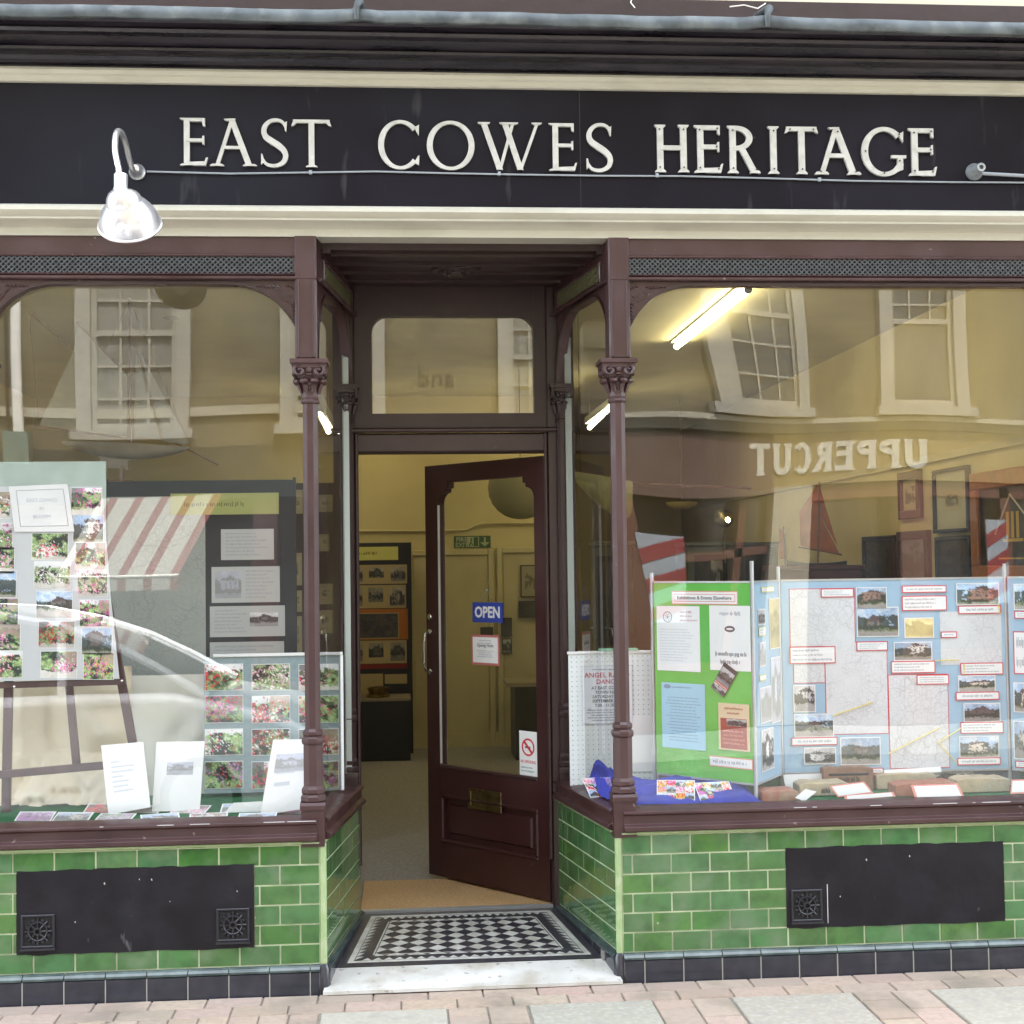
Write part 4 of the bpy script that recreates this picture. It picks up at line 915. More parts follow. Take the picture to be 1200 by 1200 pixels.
for y in (ya+.3, yb_-.3):
    h = MB(); h.ball((cx1-.08, y, .68+zg), .12, SKYG, (.6, 1.2, .6)); h.build('headlight', car)

# ================================================================== LAMP AND CABLE ON THE FASCIA
lamp = empty('sign_lamp', at(161, 202, -.012), 'silver swan neck lamp with a domed metal shade at the left of the fascia', 'wall lamp')
r_ = MB(); c = at(161, 202, -.012); r_.lathe([(.031, 0), (.031, .008), (.024, .016), (.018, .03), (.016, .05), (0, .05)], c, GALV, 20, Matrix.Rotation(PI/2, 3, 'X')); r_.build('mounting_rose', lamp)
a_ = MB(); pts = [at(x, y, Y) for x, y, Y in ((160, 202, -.05), (156, 200, -.10), (152, 188, -.17), (148, 171, -.25), (144, 159, -.33), (140.5, 154, -.40), (137, 155, -.46), (135, 163, -.50), (135, 178, -.53), (138, 193, -.55), (140.5, 208, -.56))]
# smooth the swan neck
sp = []
for i in range(len(pts)-1):
    p0, p1, p2, p3 = pts[max(0, i-1)], pts[i], pts[i+1], pts[min(len(pts)-1, i+2)]
    for k in range(4):
        t = k/4; sp.append(.5*((2*p1)+(-p0+p2)*t+(2*p0-5*p1+4*p2-p3)*t*t+(-p0+3*p1-3*p2+p3)*t**3))
sp.append(pts[-1]); a_.tube(sp, .0105, GALV, 12); a_.build('swan_neck', lamp)
LY = -.56; cA = at(141.5, 204, LY); cB = at(143.5, 222, LY); k_ = (5.3+LY)/FPX
n_ = MB(); ax = (cB-cA); n_.lathe([(0, 0), (7.5*k_, 0), (8*k_, -.004), (8*k_, -.045), (9.5*k_, -.058), (9.5*k_, -.064), (0, -.064)], (cA.x, LY, cA.z), GALV, 18); n_.build('lamp_holder', lamp)
s_ = MB(); top = at(145, 221, LY); rot = Matrix.Rotation(R(46), 3, 'X')
dome = [(.022, .0), (.04, -.006), (.052, -.018), (.060, -.036), (.062, -.058), (.059, -.078), (.05, -.095)]
s_.lathe([(r, z) for r, z in dome]+[(.046, -.093), (.056, -.076), (.059, -.058), (.057, -.036), (.049, -.02), (.038, -.009), (.02, -.003)], (top.x, top.y, top.z), GALV, 32, Matrix.Rotation(R(14), 3, 'X'), closed=True)
sc2 = Vector((top.x+.008, top.y+.004, top.z-.050))
s_.lathe([(.050, .012), (.068, -.004), (.084, -.024), (.097, -.050), (.105, -.080), (.1095, -.082), (.1095, -.087), (.104, -.087), (.094, -.052), (.081, -.026), (.065, -.006), (.048, .009)], sc2, GALV, 40, rot, closed=True)
s_.build('lamp_shade', lamp)
bl = MB(); bl.ball((top.x+.006, top.y+.045, top.z-.10), .03, mat('opal_bulb', (.8, .8, .76), .2), (1, 1, 1.2), 12); bl.build('bulb', lamp)
cb = MB(); pts = [at(x, y, -.019) for x, y in ((172, 201), (210, 202), (270, 203.5), (340, 202.5), (440, 201), (520, 203), (600, 204.5), (700, 206), (800, 206.5), (900, 209), (1000, 212), (1110, 213.5), (1205, 214))]
cb.tube(pts, .0036, CABLE, 6)
for x, y in ((364, 202.5), (585, 204), (770, 206), (960, 211)): p = at(x, y, -.018); cb.box(p.x-.006, p.x+.006, -.026, -.011, p.z-.006, p.z+.008, CABLE)
cb.build('sign_cable', label='thin grey cable clipped along the black fascia just below the letters', cat='cable')
bs = empty('lamp_socket', at(1141, 202, -.012), 'empty grey round socket with a stub of pipe at the right end of the fascia', 'wall fitting')
b_ = MB(); c = at(1141, 202, -.012); b_.lathe([(.034, 0), (.034, .01), (.03, .018), (.02, .045), (.017, .075), (.009, .075), (.009, .06), (0, .06)], c, mat('weathered_zinc', (.36, .39, .4), .45, (.24, .26, .27), 40, metal=.5), 20, Matrix.Rotation(PI/2, 3, 'X')); b_.build('socket_body', bs)
b_ = MB(); b_.tube([at(1146, 203, -.03), at(1210, 206.5, -.03)], .007, CABLE, 8); b_.build('pipe', bs)
for (x, y), nm in (((142, 2), 'left'),):
    pass
wr = MB(); wr.tube([at(741, -3, -.05), at(739, 3, -.18), at(744, 9, -.25)], .002, WHW, 5); wr.tube([at(855, 8, -.24), at(872, 6, -.25), at(888, 10, -.26), at(897, 4, -.2)], .0025, WHW, 5); wr.build('loose_wire', label='short loose white wire lying over the lead flashing above the sign', cat='wire')

# ================================================================== DOOR SIGNS
def bars(mb, x0, x1, z0, z1, y, n, m, seed=0, fill=.62, align='L', ww=.09):
    """tiny illegible print: rows of broken word strokes"""
    g = random.Random(seed); h = (z1-z0)/n
    for i in range(n):
        zc = z1-(i+.5)*h; x = x0; xe = x1-(x1-x0)*g.uniform(0, .35)
        if align == 'C': d = (x1-xe)/2; x = x0+d; xe = x1-d
        lh = h*fill*.5; lw = min(lh*.62, (x1-x0)*.03)
        while x < xe:
            x2 = min(x+(x1-x0)*g.uniform(ww*.4, ww*1.6), xe)
            while x < x2-lw*.5:
                up = lh*g.choice((0, 0, 0, .45)); dn = lh*g.choice((0, 0, 0, .35)); a_ = x+lw*.82*g.uniform(.7, 1)
                mb.add([(x, y-.0003, zc-lh/2-dn), (a_, y-.0003, zc-lh/2-dn), (a_, y-.0003, zc+lh/2+up), (x, y-.0003, zc+lh/2+up)], [(0, 1, 2, 3)], m); x += lw*1.1
            x = x2+lw*.8
def sheet(M, r, m=None, th=.001, y=0, name='notice', parent=None, border=None, bw=.006, **kw):
    x0, x1, z0, z1 = r; mb = MB(M)
    if border: mb.box(x0, x1, y-th, y, z0, z1, border); mb.box(x0+bw, x1-bw, y-th-.0005, y-th, z0+bw, z1-bw, m or PAPER)
    else: mb.box(x0, x1, y-th, y, z0, z1, m or PAPER)
    return mb
MDg = MD @ Matrix.Translation((0, .018, 0))
op_ = rect(MDg, 554.5, 706, 589.5, 729.5); BLUES = mat('blue_sign', (.03, .06, .36), .35)
osn = empty('open_sign', (MDg @ Vector((op_[0], 0, op_[2]))), 'blue hanging sign reading OPEN in white on the glass of the door', 'sign')
m = MB(MDg); m.box(*op_[:2], -.004, 0, *op_[2:], BLUES); m.text('OPEN', (op_[0]+op_[1])/2, op_[2]+.024, .072, WHITEP, -.004, bold=.0022, fit=(op_[1]-op_[0])*.84); m.build('sign_plate', osn)
m = MB(MDg); hx, hz = loc(MDg, 571, 692); m.tube([(op_[0]+.04, -.003, op_[3]), (hx, -.006, hz), (op_[1]-.04, -.003, op_[3])], .0008, ALU, 4); m.lathe([(.008, 0), (.006, .005), (0, .006)], (hx, -.001, hz), ALU, 10, Matrix.Rotation(PI/2, 3, 'X')); m.build('hook_string', osn)
rr = rect(MDg, 552.5, 744, 585.5, 779.5); m = sheet(MDg, rr, PAPER, border=mat('faded_red_border', (.5, .16, .15), .6), bw=.011)
cx = (rr[0]+rr[1])/2; m.text('Opening Hours', cx, rr[2]+(rr[3]-rr[2])*.60, .024, INK, -.0016, fit=(rr[1]-rr[0])*.58); bars(m, rr[0]+.035, rr[1]-.035, rr[2]+.035, rr[2]+(rr[3]-rr[2])*.5, -.0016, 4, INKP, 3, align='C', ww=.2); bars(m, rr[0]+.05, rr[1]-.05, rr[3]-.045, rr[3]-.02, -.0016, 2, INKP, 4, align='C', ww=.2)
m.build('opening_hours_notice', label='small white opening hours notice with a red border taped below the OPEN sign', cat='notice')
rr = rect(MDg, 609, 857, 629.5, 909); rr = (rr[0], min(rr[1], gx1-.002), rr[2], rr[3]); m = sheet(MDg, rr, PAPER); cx = (rr[0]+rr[1])/2; cz = rr[2]+(rr[3]-rr[2])*.64; ro = (rr[1]-rr[0])*.36
REDS = mat('sign_red', (.6, .03, .05), .5)
m.lathe([(ro*.8, 0), (ro, 0), (ro, .0008), (ro*.8, .0008)], (cx, -.001, cz), REDS, 28, Matrix.Rotation(PI/2, 3, 'X'), closed=True)
m.box(cx-ro*.5, cx+ro*.35, -.0014, -.001, cz-ro*.12, cz+ro*.08, INK); m.prism([(cx-ro*.7, cz+ro*.5), (cx-ro*.5, cz+ro*.7), (cx+ro*.7, cz-ro*.5), (cx+ro*.5, cz-ro*.7)], -.0022, -.0015, REDS)
m.text('NO SMOKING', cx, rr[2]+(rr[3]-rr[2])*.28, .02, REDS, -.001, fit=(rr[1]-rr[0])*.86); bars(m, rr[0]+.01, rr[1]-.01, rr[2]+.012, rr[2]+(rr[3]-rr[2])*.22, -.001, 2, mat('teal_ink', (.05, .25, .22), .6), 5, ww=.2)
m.build('no_smoking_sign', label='white no smoking sticker with red ring low on the door glass', cat='sign')
# ================================================================== LEFT WINDOW DISPLAY
ZP = .640
def gpt(px, py, z):
    return hit(px, py, (0, 0, z), Vector((0, 0, 1)))
def qs(mb, pts, Y, m, th=.003):
    mb.prism([(v.x, v.z) for v in (at(x, y, Y) for x, y in pts)], Y, Y+th, m)
def cloth(name, x0, x1, y, z0, z1, m, seed, amp=.02, folds=9, label=None, cat='cloth', nx=70, nz=40, crumple=0):
    g = np.random.default_rng(seed); mb = MB(); P = []
    N1 = vnoise(nz, nx, 6, g); N2 = vnoise(nz, nx, 14, g)
    for j in range(nz):
        v = j/(nz-1)
        for i in range(nx):
            u = i/(nx-1); d = amp*math.sin(u*folds*2+2.5*N1[j, i]+v*1.2)+amp*(N1[j, i]-.5)*2
            if crumple and v < crumple: d -= (crumple-v)/crumple*(.10+.10*N2[j, i]*1.3)+(.04*abs(math.sin(9*N2[j, i]+7*u)))*(1-v/crumple)
            P.append((x0+(x1-x0)*u, y+d, z0+(z1-z0)*v+(.02*N2[j, i] if crumple and v < crumple else 0)))
    mb.add(P, [(j*nx+i, j*nx+i+1, (j+1)*nx+i+1, (j+1)*nx+i) for j in range(nz-1) for i in range(nx-1)], m)
    o = mb.build(name, label=label, cat=cat, ang=180, recalc=False); return o
for x0, x1, lb in ((-2.95, -.36, 'green felt lining the floor of the left display window'), (.84, 2.95, 'green felt lining the floor of the right display window')):
    g = np.random.default_rng(3); mb = MB(); nx, ny = 90, 24; N = vnoise(ny, nx, 10, g); P = [(x0+(x1-x0)*i/(nx-1), .07+.64*j/(ny-1), ZP-.001+.007*N[j, i]) for j in range(ny) for i in range(nx)]
    mb.add(P, [(j*nx+i, j*nx+i+1, (j+1)*nx+i+1, (j+1)*nx+i) for j in range(ny-1) for i in range(nx-1)], GREENFELT); mb.build('felt_cloth', label=lb, cat='felt', ang=80, recalc=False)
xa = at(-40, 880, .6)[0]; xm = at(135, 880, .6)[0]; xb = at(243, 880, .6)[0]
cloth('muslin_drape', xa, xm+.05, .66, ZP, at(60, 800, .66)[2]+.06, DRAPE, 4, .035, 6, label='cream muslin drape crumpled on the felt behind the easel legs', crumple=.35)
MUSW = mat('white_muslin', (.8, .79, .7), .8, (.84, .84, .8), 4)
cloth('white_drape', xm-.03, xb, .70, ZP, at(180, 805, .7)[2]+.05, MUSW, 9, .008, 3, label='plain whitish cloth hanging below the large map sheet', nx=40, nz=30)
# easel
Ye = .36; ez = empty('easel', (at(80, 950, Ye)[0], Ye+.05, ZP), 'dark wooden easel holding the garden photo board at the left edge of the window', 'easel')
def bar(p, q, w, Y=Ye, nm='leg', par=ez, m=EASEL, th=.022):
    a = at(*p, Y); b_ = at(*q, Y); d = Vector((b_.x-a.x, b_.z-a.z)).normalized(); nrm = Vector((-d.y, d.x))*w/2
    mb = MB(); mb.prism([(a.x+nrm.x, a.z+nrm.y), (a.x-nrm.x, a.z-nrm.y), (b_.x-nrm.x, b_.z-nrm.y), (b_.x+nrm.x, b_.z+nrm.y)], Y, Y+th, m)
    return mb.build(nm, par, bevel=.002)
bar((14, 560), (6, 967), .034, Y=Ye+.004); bar((122, 690), (161, 905), .034, Y=Ye+.004); bar((58, 560), (89, 897), .03, Y=Ye+.028)
bar((-20, 804), (146, 799), .024, Y=Ye-.024, nm='ledge', th=.028); bar((-10, 909), (160, 894), .03, Y=Ye-.019, nm='crossbar', th=.022)
for px, py in ((17, 805), (143, 798)):
    mb = MB(); p = at(px, py, Ye-.03); mb.ball(p, .006, CHROME, n=8); mb.build('screw_head', ez)
# photo board on the easel
Yb2 = Ye-.03; PB = empty('garden_photo_board', at(60, 795, Yb2), 'tall grey-green board covered with garden photographs standing on the easel', 'photo board')
mb = MB(); z0 = at(60, 797, Yb2)[2]; z1 = at(60, 541, Yb2)[2]; xl, xr = at(-45, 670, Yb2)[0], at(124, 600, Yb2)[0]
mb.box(xl, xr, Yb2, Yb2+.012, z0+.02, z1, SAGE); xr2 = at(140, 760, Yb2)[0]
mb.prism([(xl, z0), (xr2, z0+.0), (at(130, 700, Yb2)[0], at(130, 700, Yb2)[2]), (at(120, 570, Yb2)[0], at(120, 570, Yb2)[2]), (xl, at(0, 570, Yb2)[2])], Yb2-.002, Yb2-.0005, mat('lilac_mount', (.58, .6, .62), .7)); mb.build('board', PB)
k = 0
for c_, (xs, ys) in enumerate((((-38, 3), (575, 612, 640, 668, 700, 730, 762)), ((33, 76), (624, 657, 692, 727, 762)), ((83, 119), (571, 603, 635, 667, 702, 735, 764)))):
    for i, y in enumerate(ys):
        if c_ == 0: xs = (-38, 12)
        h = 32.5; sh = (y-571)*.075; mb = MB(); a = at(xs[0]+sh, y+h, Yb2); b_ = at(xs[1]+sh, y, Yb2); sh_ = .0095
        mb.M = Matrix.Translation((a.x, Yb2-.003, a.z)) @ Matrix.Rotation(R(1.0), 4, 'Y')
        mb.box(0, b_.x-a.x, 0, .0008, 0, b_.z-a.z, WHITEP); mb.pic(.002, b_.x-a.x-.002, .002, b_.z-a.z-.002, -.0006, paint('house' if (i+c_) % 4 == 3 else 'flower', 100+k), PHOTO)
        mb.build('photo_print', PB, label='photo of %s, %s from the top of the %s column' % (['flower beds', 'pink blooms', 'orange border plants', 'a garden lawn', 'hanging baskets'][k % 5] if (i+c_) % 4 != 3 else 'a house front', ['first', 'second', 'third', 'fourth', 'fifth', 'sixth', 'seventh'][i], ['left', 'middle', 'right'][c_])); k += 1
mb = MB(); qs(mb, [(10, 570), (79, 567), (87, 623), (17, 623)][::-1], Yb2-.008, WHITEP, .002); 
for a, b_ in (((19, 575), (74, 573)), ((74, 573), (80, 616)), ((80, 616), (24, 617)), ((24, 617), (19, 575))):
    mb.tube([at(*a, Yb2-.0085), at(*b_, Yb2-.0085)], .001, INKP, 4)
ctr = at(49, 588, Yb2-.0085); MT = Matrix.Translation((ctr.x, Yb2-.0085, ctr.z)); mb.M = MT; mb.text('EAST COWES', 0, 0, .02, mat('faint_ink', (.6, .63, .69), .6)); mb.text('IN', 0, -.032, .018, bpy.data.materials['faint_ink']); mb.text('BLOOM', 0, -.065, .02, bpy.data.materials['faint_ink'])
mb.M = Matrix.Identity(4); mb.build('title_card', PB, label='white framed title card at the top of the photo board')
# black display board with text cards and the big map
Yd = .92; BB = empty('black_display_board', at(240, 800, Yd), 'black display board with white text cards, a yellow banner and a large map sheet', 'display board')
Md = flat(Yd); mb = MB(); a = rect(Md, 126, 563, 344, 790); zlow = .62
mb.box(a[0], a[1], Yd, Yd+.02, .10, a[3], BLACKP); mb.box(a[0]-.012, a[0], Yd-.006, Yd+.026, .08, a[3]+.01, BLACKP); mb.box(a[1], a[1]+.012, Yd-.006, Yd+.026, .08, a[3]+.01, BLACKP); mb.build('board', BB)
mb = MB(); x0, x1, z0, z1 = rect(Md, 200, 578, 327, 603); mb.box(x0, x1, Yd-.008, Yd-.006, z0, z1, mat('olive_banner', (.42, .44, .16), .7)); mb.M = Md; bars(mb, x0+.06, x1-.04, z0+.025, z1-.03, -.008, 1, mat('olive_ink', (.2, .22, .08), .7), 6, ww=.05); mb.build('banner', BB)
mb = MB(); x0, x1, z0, z1 = rect(Md, 126, 582, 241, 812); mb.box(x0, x1, Yd-.003, Yd-.001, z0, z1, MAPG); mb.build('map_sheet', BB)
for i, (a_, bx, by, b2, n, im) in enumerate(((259, 620, 321, 656, 7, None), (248, 664, 328, 706, 8, 'R'), (246, 710, 334, 746, 7, 'P'), (246, 752, 333, 785, 6, None))):
    x0, x1, z0, z1 = rect(Md, a_, bx, by, b2); mb = MB(); mb.box(x0, x1, Yd-.002, Yd-.001, z0, z1, mat('aged_card', (.55, .56, .55), .7) if i == 0 else bpy.data.materials['aged_card']); mb.M = Md
    xs = x0+.02 if im != 'R' else (x0+x1)/2
    bars(mb, xs, x1-.02 if im != 'P' else (x0+x1)/2, z0+.015, z1-.012, -.002, n, INKP, i)
    mb.M = Matrix.Identity(4)
    if im == 'P': mb.pic((x0+x1)/2+.01, x1-.03, z0+.045, z1-.03, Yd-.0025, paint('bw', 77))
    if im == 'R': mb.pic(x0+.015, (x0+x1)/2-.02, z0+.02, z1-.02, Yd-.0025, paint('ink', 78)*.8)
    mb.build('text_card', BB, label=['small white text card under the banner', 'white card with map sketch and text', 'white card with an old street view', 'white text card lowest on the black board'][i])
# boards further inside behind the corner column
Yf = 2.3; FB2 = empty('brown_display_board', at(375, 800, Yf), 'brown display board of yellowed cards seen behind the left corner column', 'display board')
mb = MB(); x0, x1, z0, z1 = rect(flat(Yf), 337, 566, 393, 850); mb.box(x0, x1, Yf, Yf+.03, .09, z1, mat('brown_cloth_board', (.11, .075, .055), .8)); mb.build('board', FB2)
YCARD = mat('yellowed_card', (.5, .42, .24), .7)
for i, (a, b_, c_, d_) in enumerate(((340, 574, 355, 602), (341, 648, 354, 686), (341, 692, 354, 717), (341, 722, 354, 768), (373, 580, 390, 600), (374, 626, 386, 646), (373, 684, 390, 708), (373, 715, 390, 742))):
    x0, x1, z0, z1 = rect(flat(Yf), a, b_, c_, d_); mb = MB(); mb.box(x0, x1, Yf-.003, Yf-.001, z0, z1, YCARD); mb.pic(x0+.01, x1-.01, z0+.03, z1-.02, Yf-.0035, paint('etching', 300+i)); mb.build('yellowed_card', FB2)
# grey panel with the grid of flower photographs
Yg = .58; GP = empty('grey_photo_panel', at(320, 925, Yg), 'grey cloth panel with a grid of flower photographs behind the corner column', 'photo panel')
Mg = flat(Yg); x0, x1, z0, z1 = rect(Mg, 239, 769, 401, 928); mb = MB(); mb.box(x0, x1, Yg, Yg+.012, z0, z1, GREYB); mb.build('panel', GP)
x1_, x2_, x3_ = rect(Mg, 258, 767, 402, 773), 0, 0; mb = MB(); mb.bbox(x0+.04, x1+.004, Yg-.008, Yg+.014, z1, z1+.013, WHITEP, .002); mb.bbox(x1-.004, x1+.006, Yg-.006, Yg+.012, z0, z1, WHITEP, .002); mb.build('white_rail', GP)
k = 0
for r_i, (ya_, yb_) in enumerate(((778, 809), (815, 847), (854, 885), (892, 924))):
    for c_i, (xa_, xb_) in enumerate(((240, 285), (295, 340), (350, 397))):
        x0, x1, z0, z1 = rect(Mg, xa_, ya_, xb_, yb_); mb = MB(); mb.box(x0, x1, Yg-.002, Yg, z0, z1, WHITEP); mb.pic(x0+.002, x1-.002, z0+.002, z1-.002, Yg-.0026, paint('flower', 400+k*3, 40, 28)); k += 1
        mb.build('photo_print', GP, label='flower photo, %s in the %s row of the grey panel' % (['left', 'centre', 'right'][c_i], ['top', 'second', 'third', 'bottom'][r_i]))
# leaning cards
def lean(name, pts, Y, label, back=.06, pic=None, txt=0, border=None, cat='card', m=None, seed=0, zb=ZP+.006):
    v = [at(x, y, Y) for x, y in pts]   # order: tl tr br bl
    v = [Vector((p.x, Y+max(0, (p.z-min(q.z for q in v)))*.25, p.z)) for p in v]; dz = zb-min(p.z for p in v); v = [p+Vector((0, 0, min(dz, .0) if dz < 0 else dz)) for p in v]
    mb = MB(); nrm = (v[1]-v[0]).cross(v[3]-v[0]).normalized(); nrm = -nrm if nrm.y > 0 else nrm
    def face(a, b_, c_, d_, off, mm):   # uv rect in the sheet
        f = lambda u, w_: (v[0]*(1-u)+v[1]*u)*(1-w_)+(v[3]*(1-u)+v[2]*u)*w_+nrm*off
        mb.add([f(a, c_), f(b_, c_), f(b_, d_), f(a, d_)], [(0, 1, 2, 3)], mm)
    P = v+[p-nrm*.002 for p in v]; mb.add(P, [(0, 1, 2, 3), (7, 6, 5, 4), (0, 4, 5, 1), (1, 5, 6, 2), (2, 6, 7, 3), (3, 7, 4, 0)], border or m or WHITEP)
    if border: face(.05, .95, .1, .9, .0006, m or WHITEP)
    g = random.Random(seed)
    for i in range(txt):
        w0 = .25+.5*i/txt; face(.18, .18+g.uniform(.15, .62), w0, w0+.16/txt, .0009, bpy.data.materials['faint_ink'])
    if pic:
        a, b_, c_, d_, kd = pic; im = paint(kd, seed+50); H, W_, _ = im.shape; Pp = []; Cc = []
        for j in range(H):
            for i in range(W_):
                u = a+(b_-a)*i/(W_-1); w_ = c_+(d_-c_)*j/(H-1); Pp.append((v[0]*(1-u)+v[1]*u)*(1-w_)+(v[3]*(1-u)+v[2]*u)*w_+nrm*.0011); Cc.append(tuple(im[j, i]))
        mb.usecol = True; mb.add(Pp, [(j*W_+i, (j+1)*W_+i, (j+1)*W_+i+1, j*W_+i+1) for j in range(H-1) for i in range(W_-1)], PHOTO, Cc)
    if back:   # a strut
        c0 = (v[0]+v[1])/2*.4+(v[2]+v[3])/2*.6; mb.tube([c0-nrm*.002, Vector((c0.x, c0.y+back, zb))], .003, m or WHITEP, 5)
    return mb.build(name, label=label, cat=cat, recalc=False, ang=20)
lean('leaning_card', [(114, 868), (164, 864), (176, 938), (127, 947)], .22, 'white printed card tilted left, leaning in front of the easel', txt=7, seed=1)
lean('leaning_card', [(180, 862), (237, 861), (234, 940), (178, 941)], .26, 'white card with a pale blue house sketch, standing in the middle of the left window', pic=(.25, .8, .3, .48, 'ink'), txt=0, seed=2)
lean('leaning_card', [(318, 871), (368, 870), (366, 948), (305, 957)], .12, 'white card with a pink and grey picture, leaning beside the corner column', pic=(.14, .95, .2, .45, 'ink'), txt=3, seed=3)
lean('folded_card', [(273, 931), (312, 929), (306, 941), (263, 942)], .20, 'small folded white card in front of the grey photo panel', back=.03, seed=4)
lab = 'small photo print lying flat on the green felt along the front of the left window'
q = random.Random(8)
for row, (yp, xs) in enumerate(((959, (22, 66, 116, 170, 226, 283)), (949, (102, 150, 205, 262, 318)))):
    for i, xp in enumerate(xs):
        c = gpt(xp+18, yp, ZP+.01); mb = MB(Matrix.Translation(c) @ Matrix.Rotation(R(q.uniform(-14, 14)), 4, 'Z') @ Matrix.Rotation(R(-90+q.uniform(10, 24)), 4, 'X'))
        mb.box(-.072, .072, -.0008, 0, -.045, .045, WHITEP); mb.pic(-.066, .066, -.039, .039, -.0013, paint('house' if i % 2 else 'flower', 600+i+row*9, 20, 14)*.6+.25)
        mb.build('photo_card', label=lab, cat='photo', group='photo prints lying along the front of the left window')
# model yacht above the board
Yy = Yd+.01; SAIL = mat('aged_sailcloth', (.25, .23, .16), .8, (.3, .28, .2), 9); WOODM = mat('varnished_spar', (.16, .075, .04), .4); HULLM = mat('grey_hull', (.20, .17, .12), .4, (.3, .27, .2), 5)
YT = empty('model_yacht', at(143, 560, Yy), 'model sailing yacht with pale sails standing on top of the black display board', 'model yacht')
A = lambda x, y, dy=0: at(x, y, Yy)+Vector((0, dy, 0))
mb = MB(); n = 17; S_ = []
for i in range(n):
    t = i/(n-1); px = 72+150*t; top_ = 517+7*t; bot = top_+2+16*math.sin(PI*min(1, t*1.0))**.8*(1 if t < .6 else 1); wd = .075*math.sin(PI*min(.999, max(.001, t)))**.6
    for kk in range(7):
        s = kk/6*PI; S_.append(A(px, top_+(bot-top_)*math.sin(s))+Vector((0, -wd*math.cos(s), 0)))
mb.add(S_, [(i*7+j, (i+1)*7+j, (i+1)*7+j+1, i*7+j+1) for i in range(n-1) for j in range(6)]+[(i*7, i*7+6, (i+1)*7+6, (i+1)*7) for i in range(n-1)], HULLM)
mb.prism([(v.x, v.z) for v in (A(112, 528), (A(178, 530)), A(150, 541), A(150, 550), A(122, 548), A(118, 538))], Yy-.008, Yy+.008, HULLM); mb.build('hull', YT, ang=50)
mb = MB(); mb.tube([A(143, 546), A(143, 563)], .01, WOODM); mb.box(A(130, 563).x, A(156, 563).x, Yy-.03, Yy+.04, A(143, 563).z-.006, A(143, 563).z, WOODM); mb.build('stand', YT)
for nm, pts, r in (('mast', ((152, 350), (153, 520)), .006), ('boom', ((40, 499), (151, 514)), .0045), ('bowsprit', ((205, 519), (256, 545)), .003), ('gaff', ((34, 366), (86, 410)), .0045), ('gaff', ((90, 378), (140, 431)), .004)):
    mb = MB(); mb.tube([A(*pts[0]), A(*pts[1])], r, WOODM, 6); mb.build(nm, YT)
mb = MB(); mb.prism([(v.x, v.z) for v in (A(86, 412), A(46, 498), A(149, 511), A(149, 440), A(92, 380))], Yy-.002, Yy, SAIL); mb.build('mainsail', YT)
mb = MB(); mb.prism([(v.x, v.z) for v in (A(160, 410), A(158, 512), A(188, 516))], Yy-.014, Yy-.012, SAIL); mb.prism([(v.x, v.z) for v in (A(163, 412), A(192, 518), A(222, 521))], Yy+.012, Yy+.014, SAIL); mb.build('jib', YT)
mb = MB()
for p, q2 in (((152, 352), (222, 521)), ((152, 352), (72, 517)), ((34, 366), (46, 498))): mb.tube([A(*p), A(*q2)], .0009, WOODM, 4)
mb.build('rigging', YT)
# lanterns
def globe(px, py, Y, r, m, label):
    c = at(px, py, Y); g = empty('paper_lantern', (c.x, Y, c.z-r), label, 'lantern'); mb = MB()
    prof = [(max(.0005, r*math.sin(PI*i/24)*(1+.012*(-1)**i)), -r*math.cos(PI*i/24)*.96) for i in range(25)]; mb.lathe(prof, c, m, 32); mb.build('shade', g, ang=60)
    mb = MB(); mb.tube([c+Vector((0, 0, r*.95)), (c.x, Y, 3.03)], .003, BLACKP, 5); mb.build('flex', g)
globe(200, 345, 2.6, .148, mat('tan_paper', (.34, .29, .16), .9), 'round tan paper lantern hanging high in the left window')
globe(610, 572, 4.6, .235, mat('teal_paper', (.40, .37, .22), .9), 'large grey-green paper lantern seen through the top of the door glass')

# ================================================================== RIGHT WINDOW DISPLAY
Yp = .60; PG = empty('pegboard', at(715, 905, Yp), 'white perforated pegboard screen behind the right corner column', 'pegboard')
Mp = flat(Yp); x0, x1, z0, z1 = rect(Mp, 667, 766, 770, 905); z0 = ZP+.004; mb = MB(); PEG = mat('white_pegboard', (.78, .82, .83), .6, (.74, .79, .8), 6); mb.box(x0, x1, Yp, Yp+.006, z0, z1, PEG)
HOLE = mat('peg_hole', (.16, .19, .2), .9); nx = 17
for i in range(nx):
    for j in range(27):
        xx = x0+.014+(x1-x0-.028)*i/(nx-1); zz = z0+.012+(z1-z0-.024)*j/26; s = .0026
        mb.add([(xx-s, Yp-.0003, zz), (xx, Yp-.0003, zz-s), (xx+s, Yp-.0003, zz), (xx, Yp-.0003, zz+s)], [(0, 1, 2, 3)], HOLE)
mb.build('perforated_panel', PG, recalc=False); mb = MB(); mb.bbox(x0-.004, x1+.004, Yp-.006, Yp+.01, z1, z1+.012, WHITEP, .002); mb.build('top_rail', PG)
mb = MB(); a = rect(Mp, 702, 759, 747, 765); mb.box(a[0], a[1], Yp-.01, Yp+.02, z1+.0125, z1+.022, mat('mint_folder', (.3, .6, .42), .5)); mb.build('paper_folder', label='mint green folder lying on top of the white pegboard', cat='folder')
rr = rect(Mp, 682, 780, 741, 848); mb = sheet(Mp, rr, mat('lilac_poster', (.74, .77, .83), .6), y=-.004, border=INKP, bw=.0015); cx = (rr[0]+rr[1])/2; H_ = rr[3]-rr[2]
RT = mat('poster_red', (.5, .05, .1), .6)
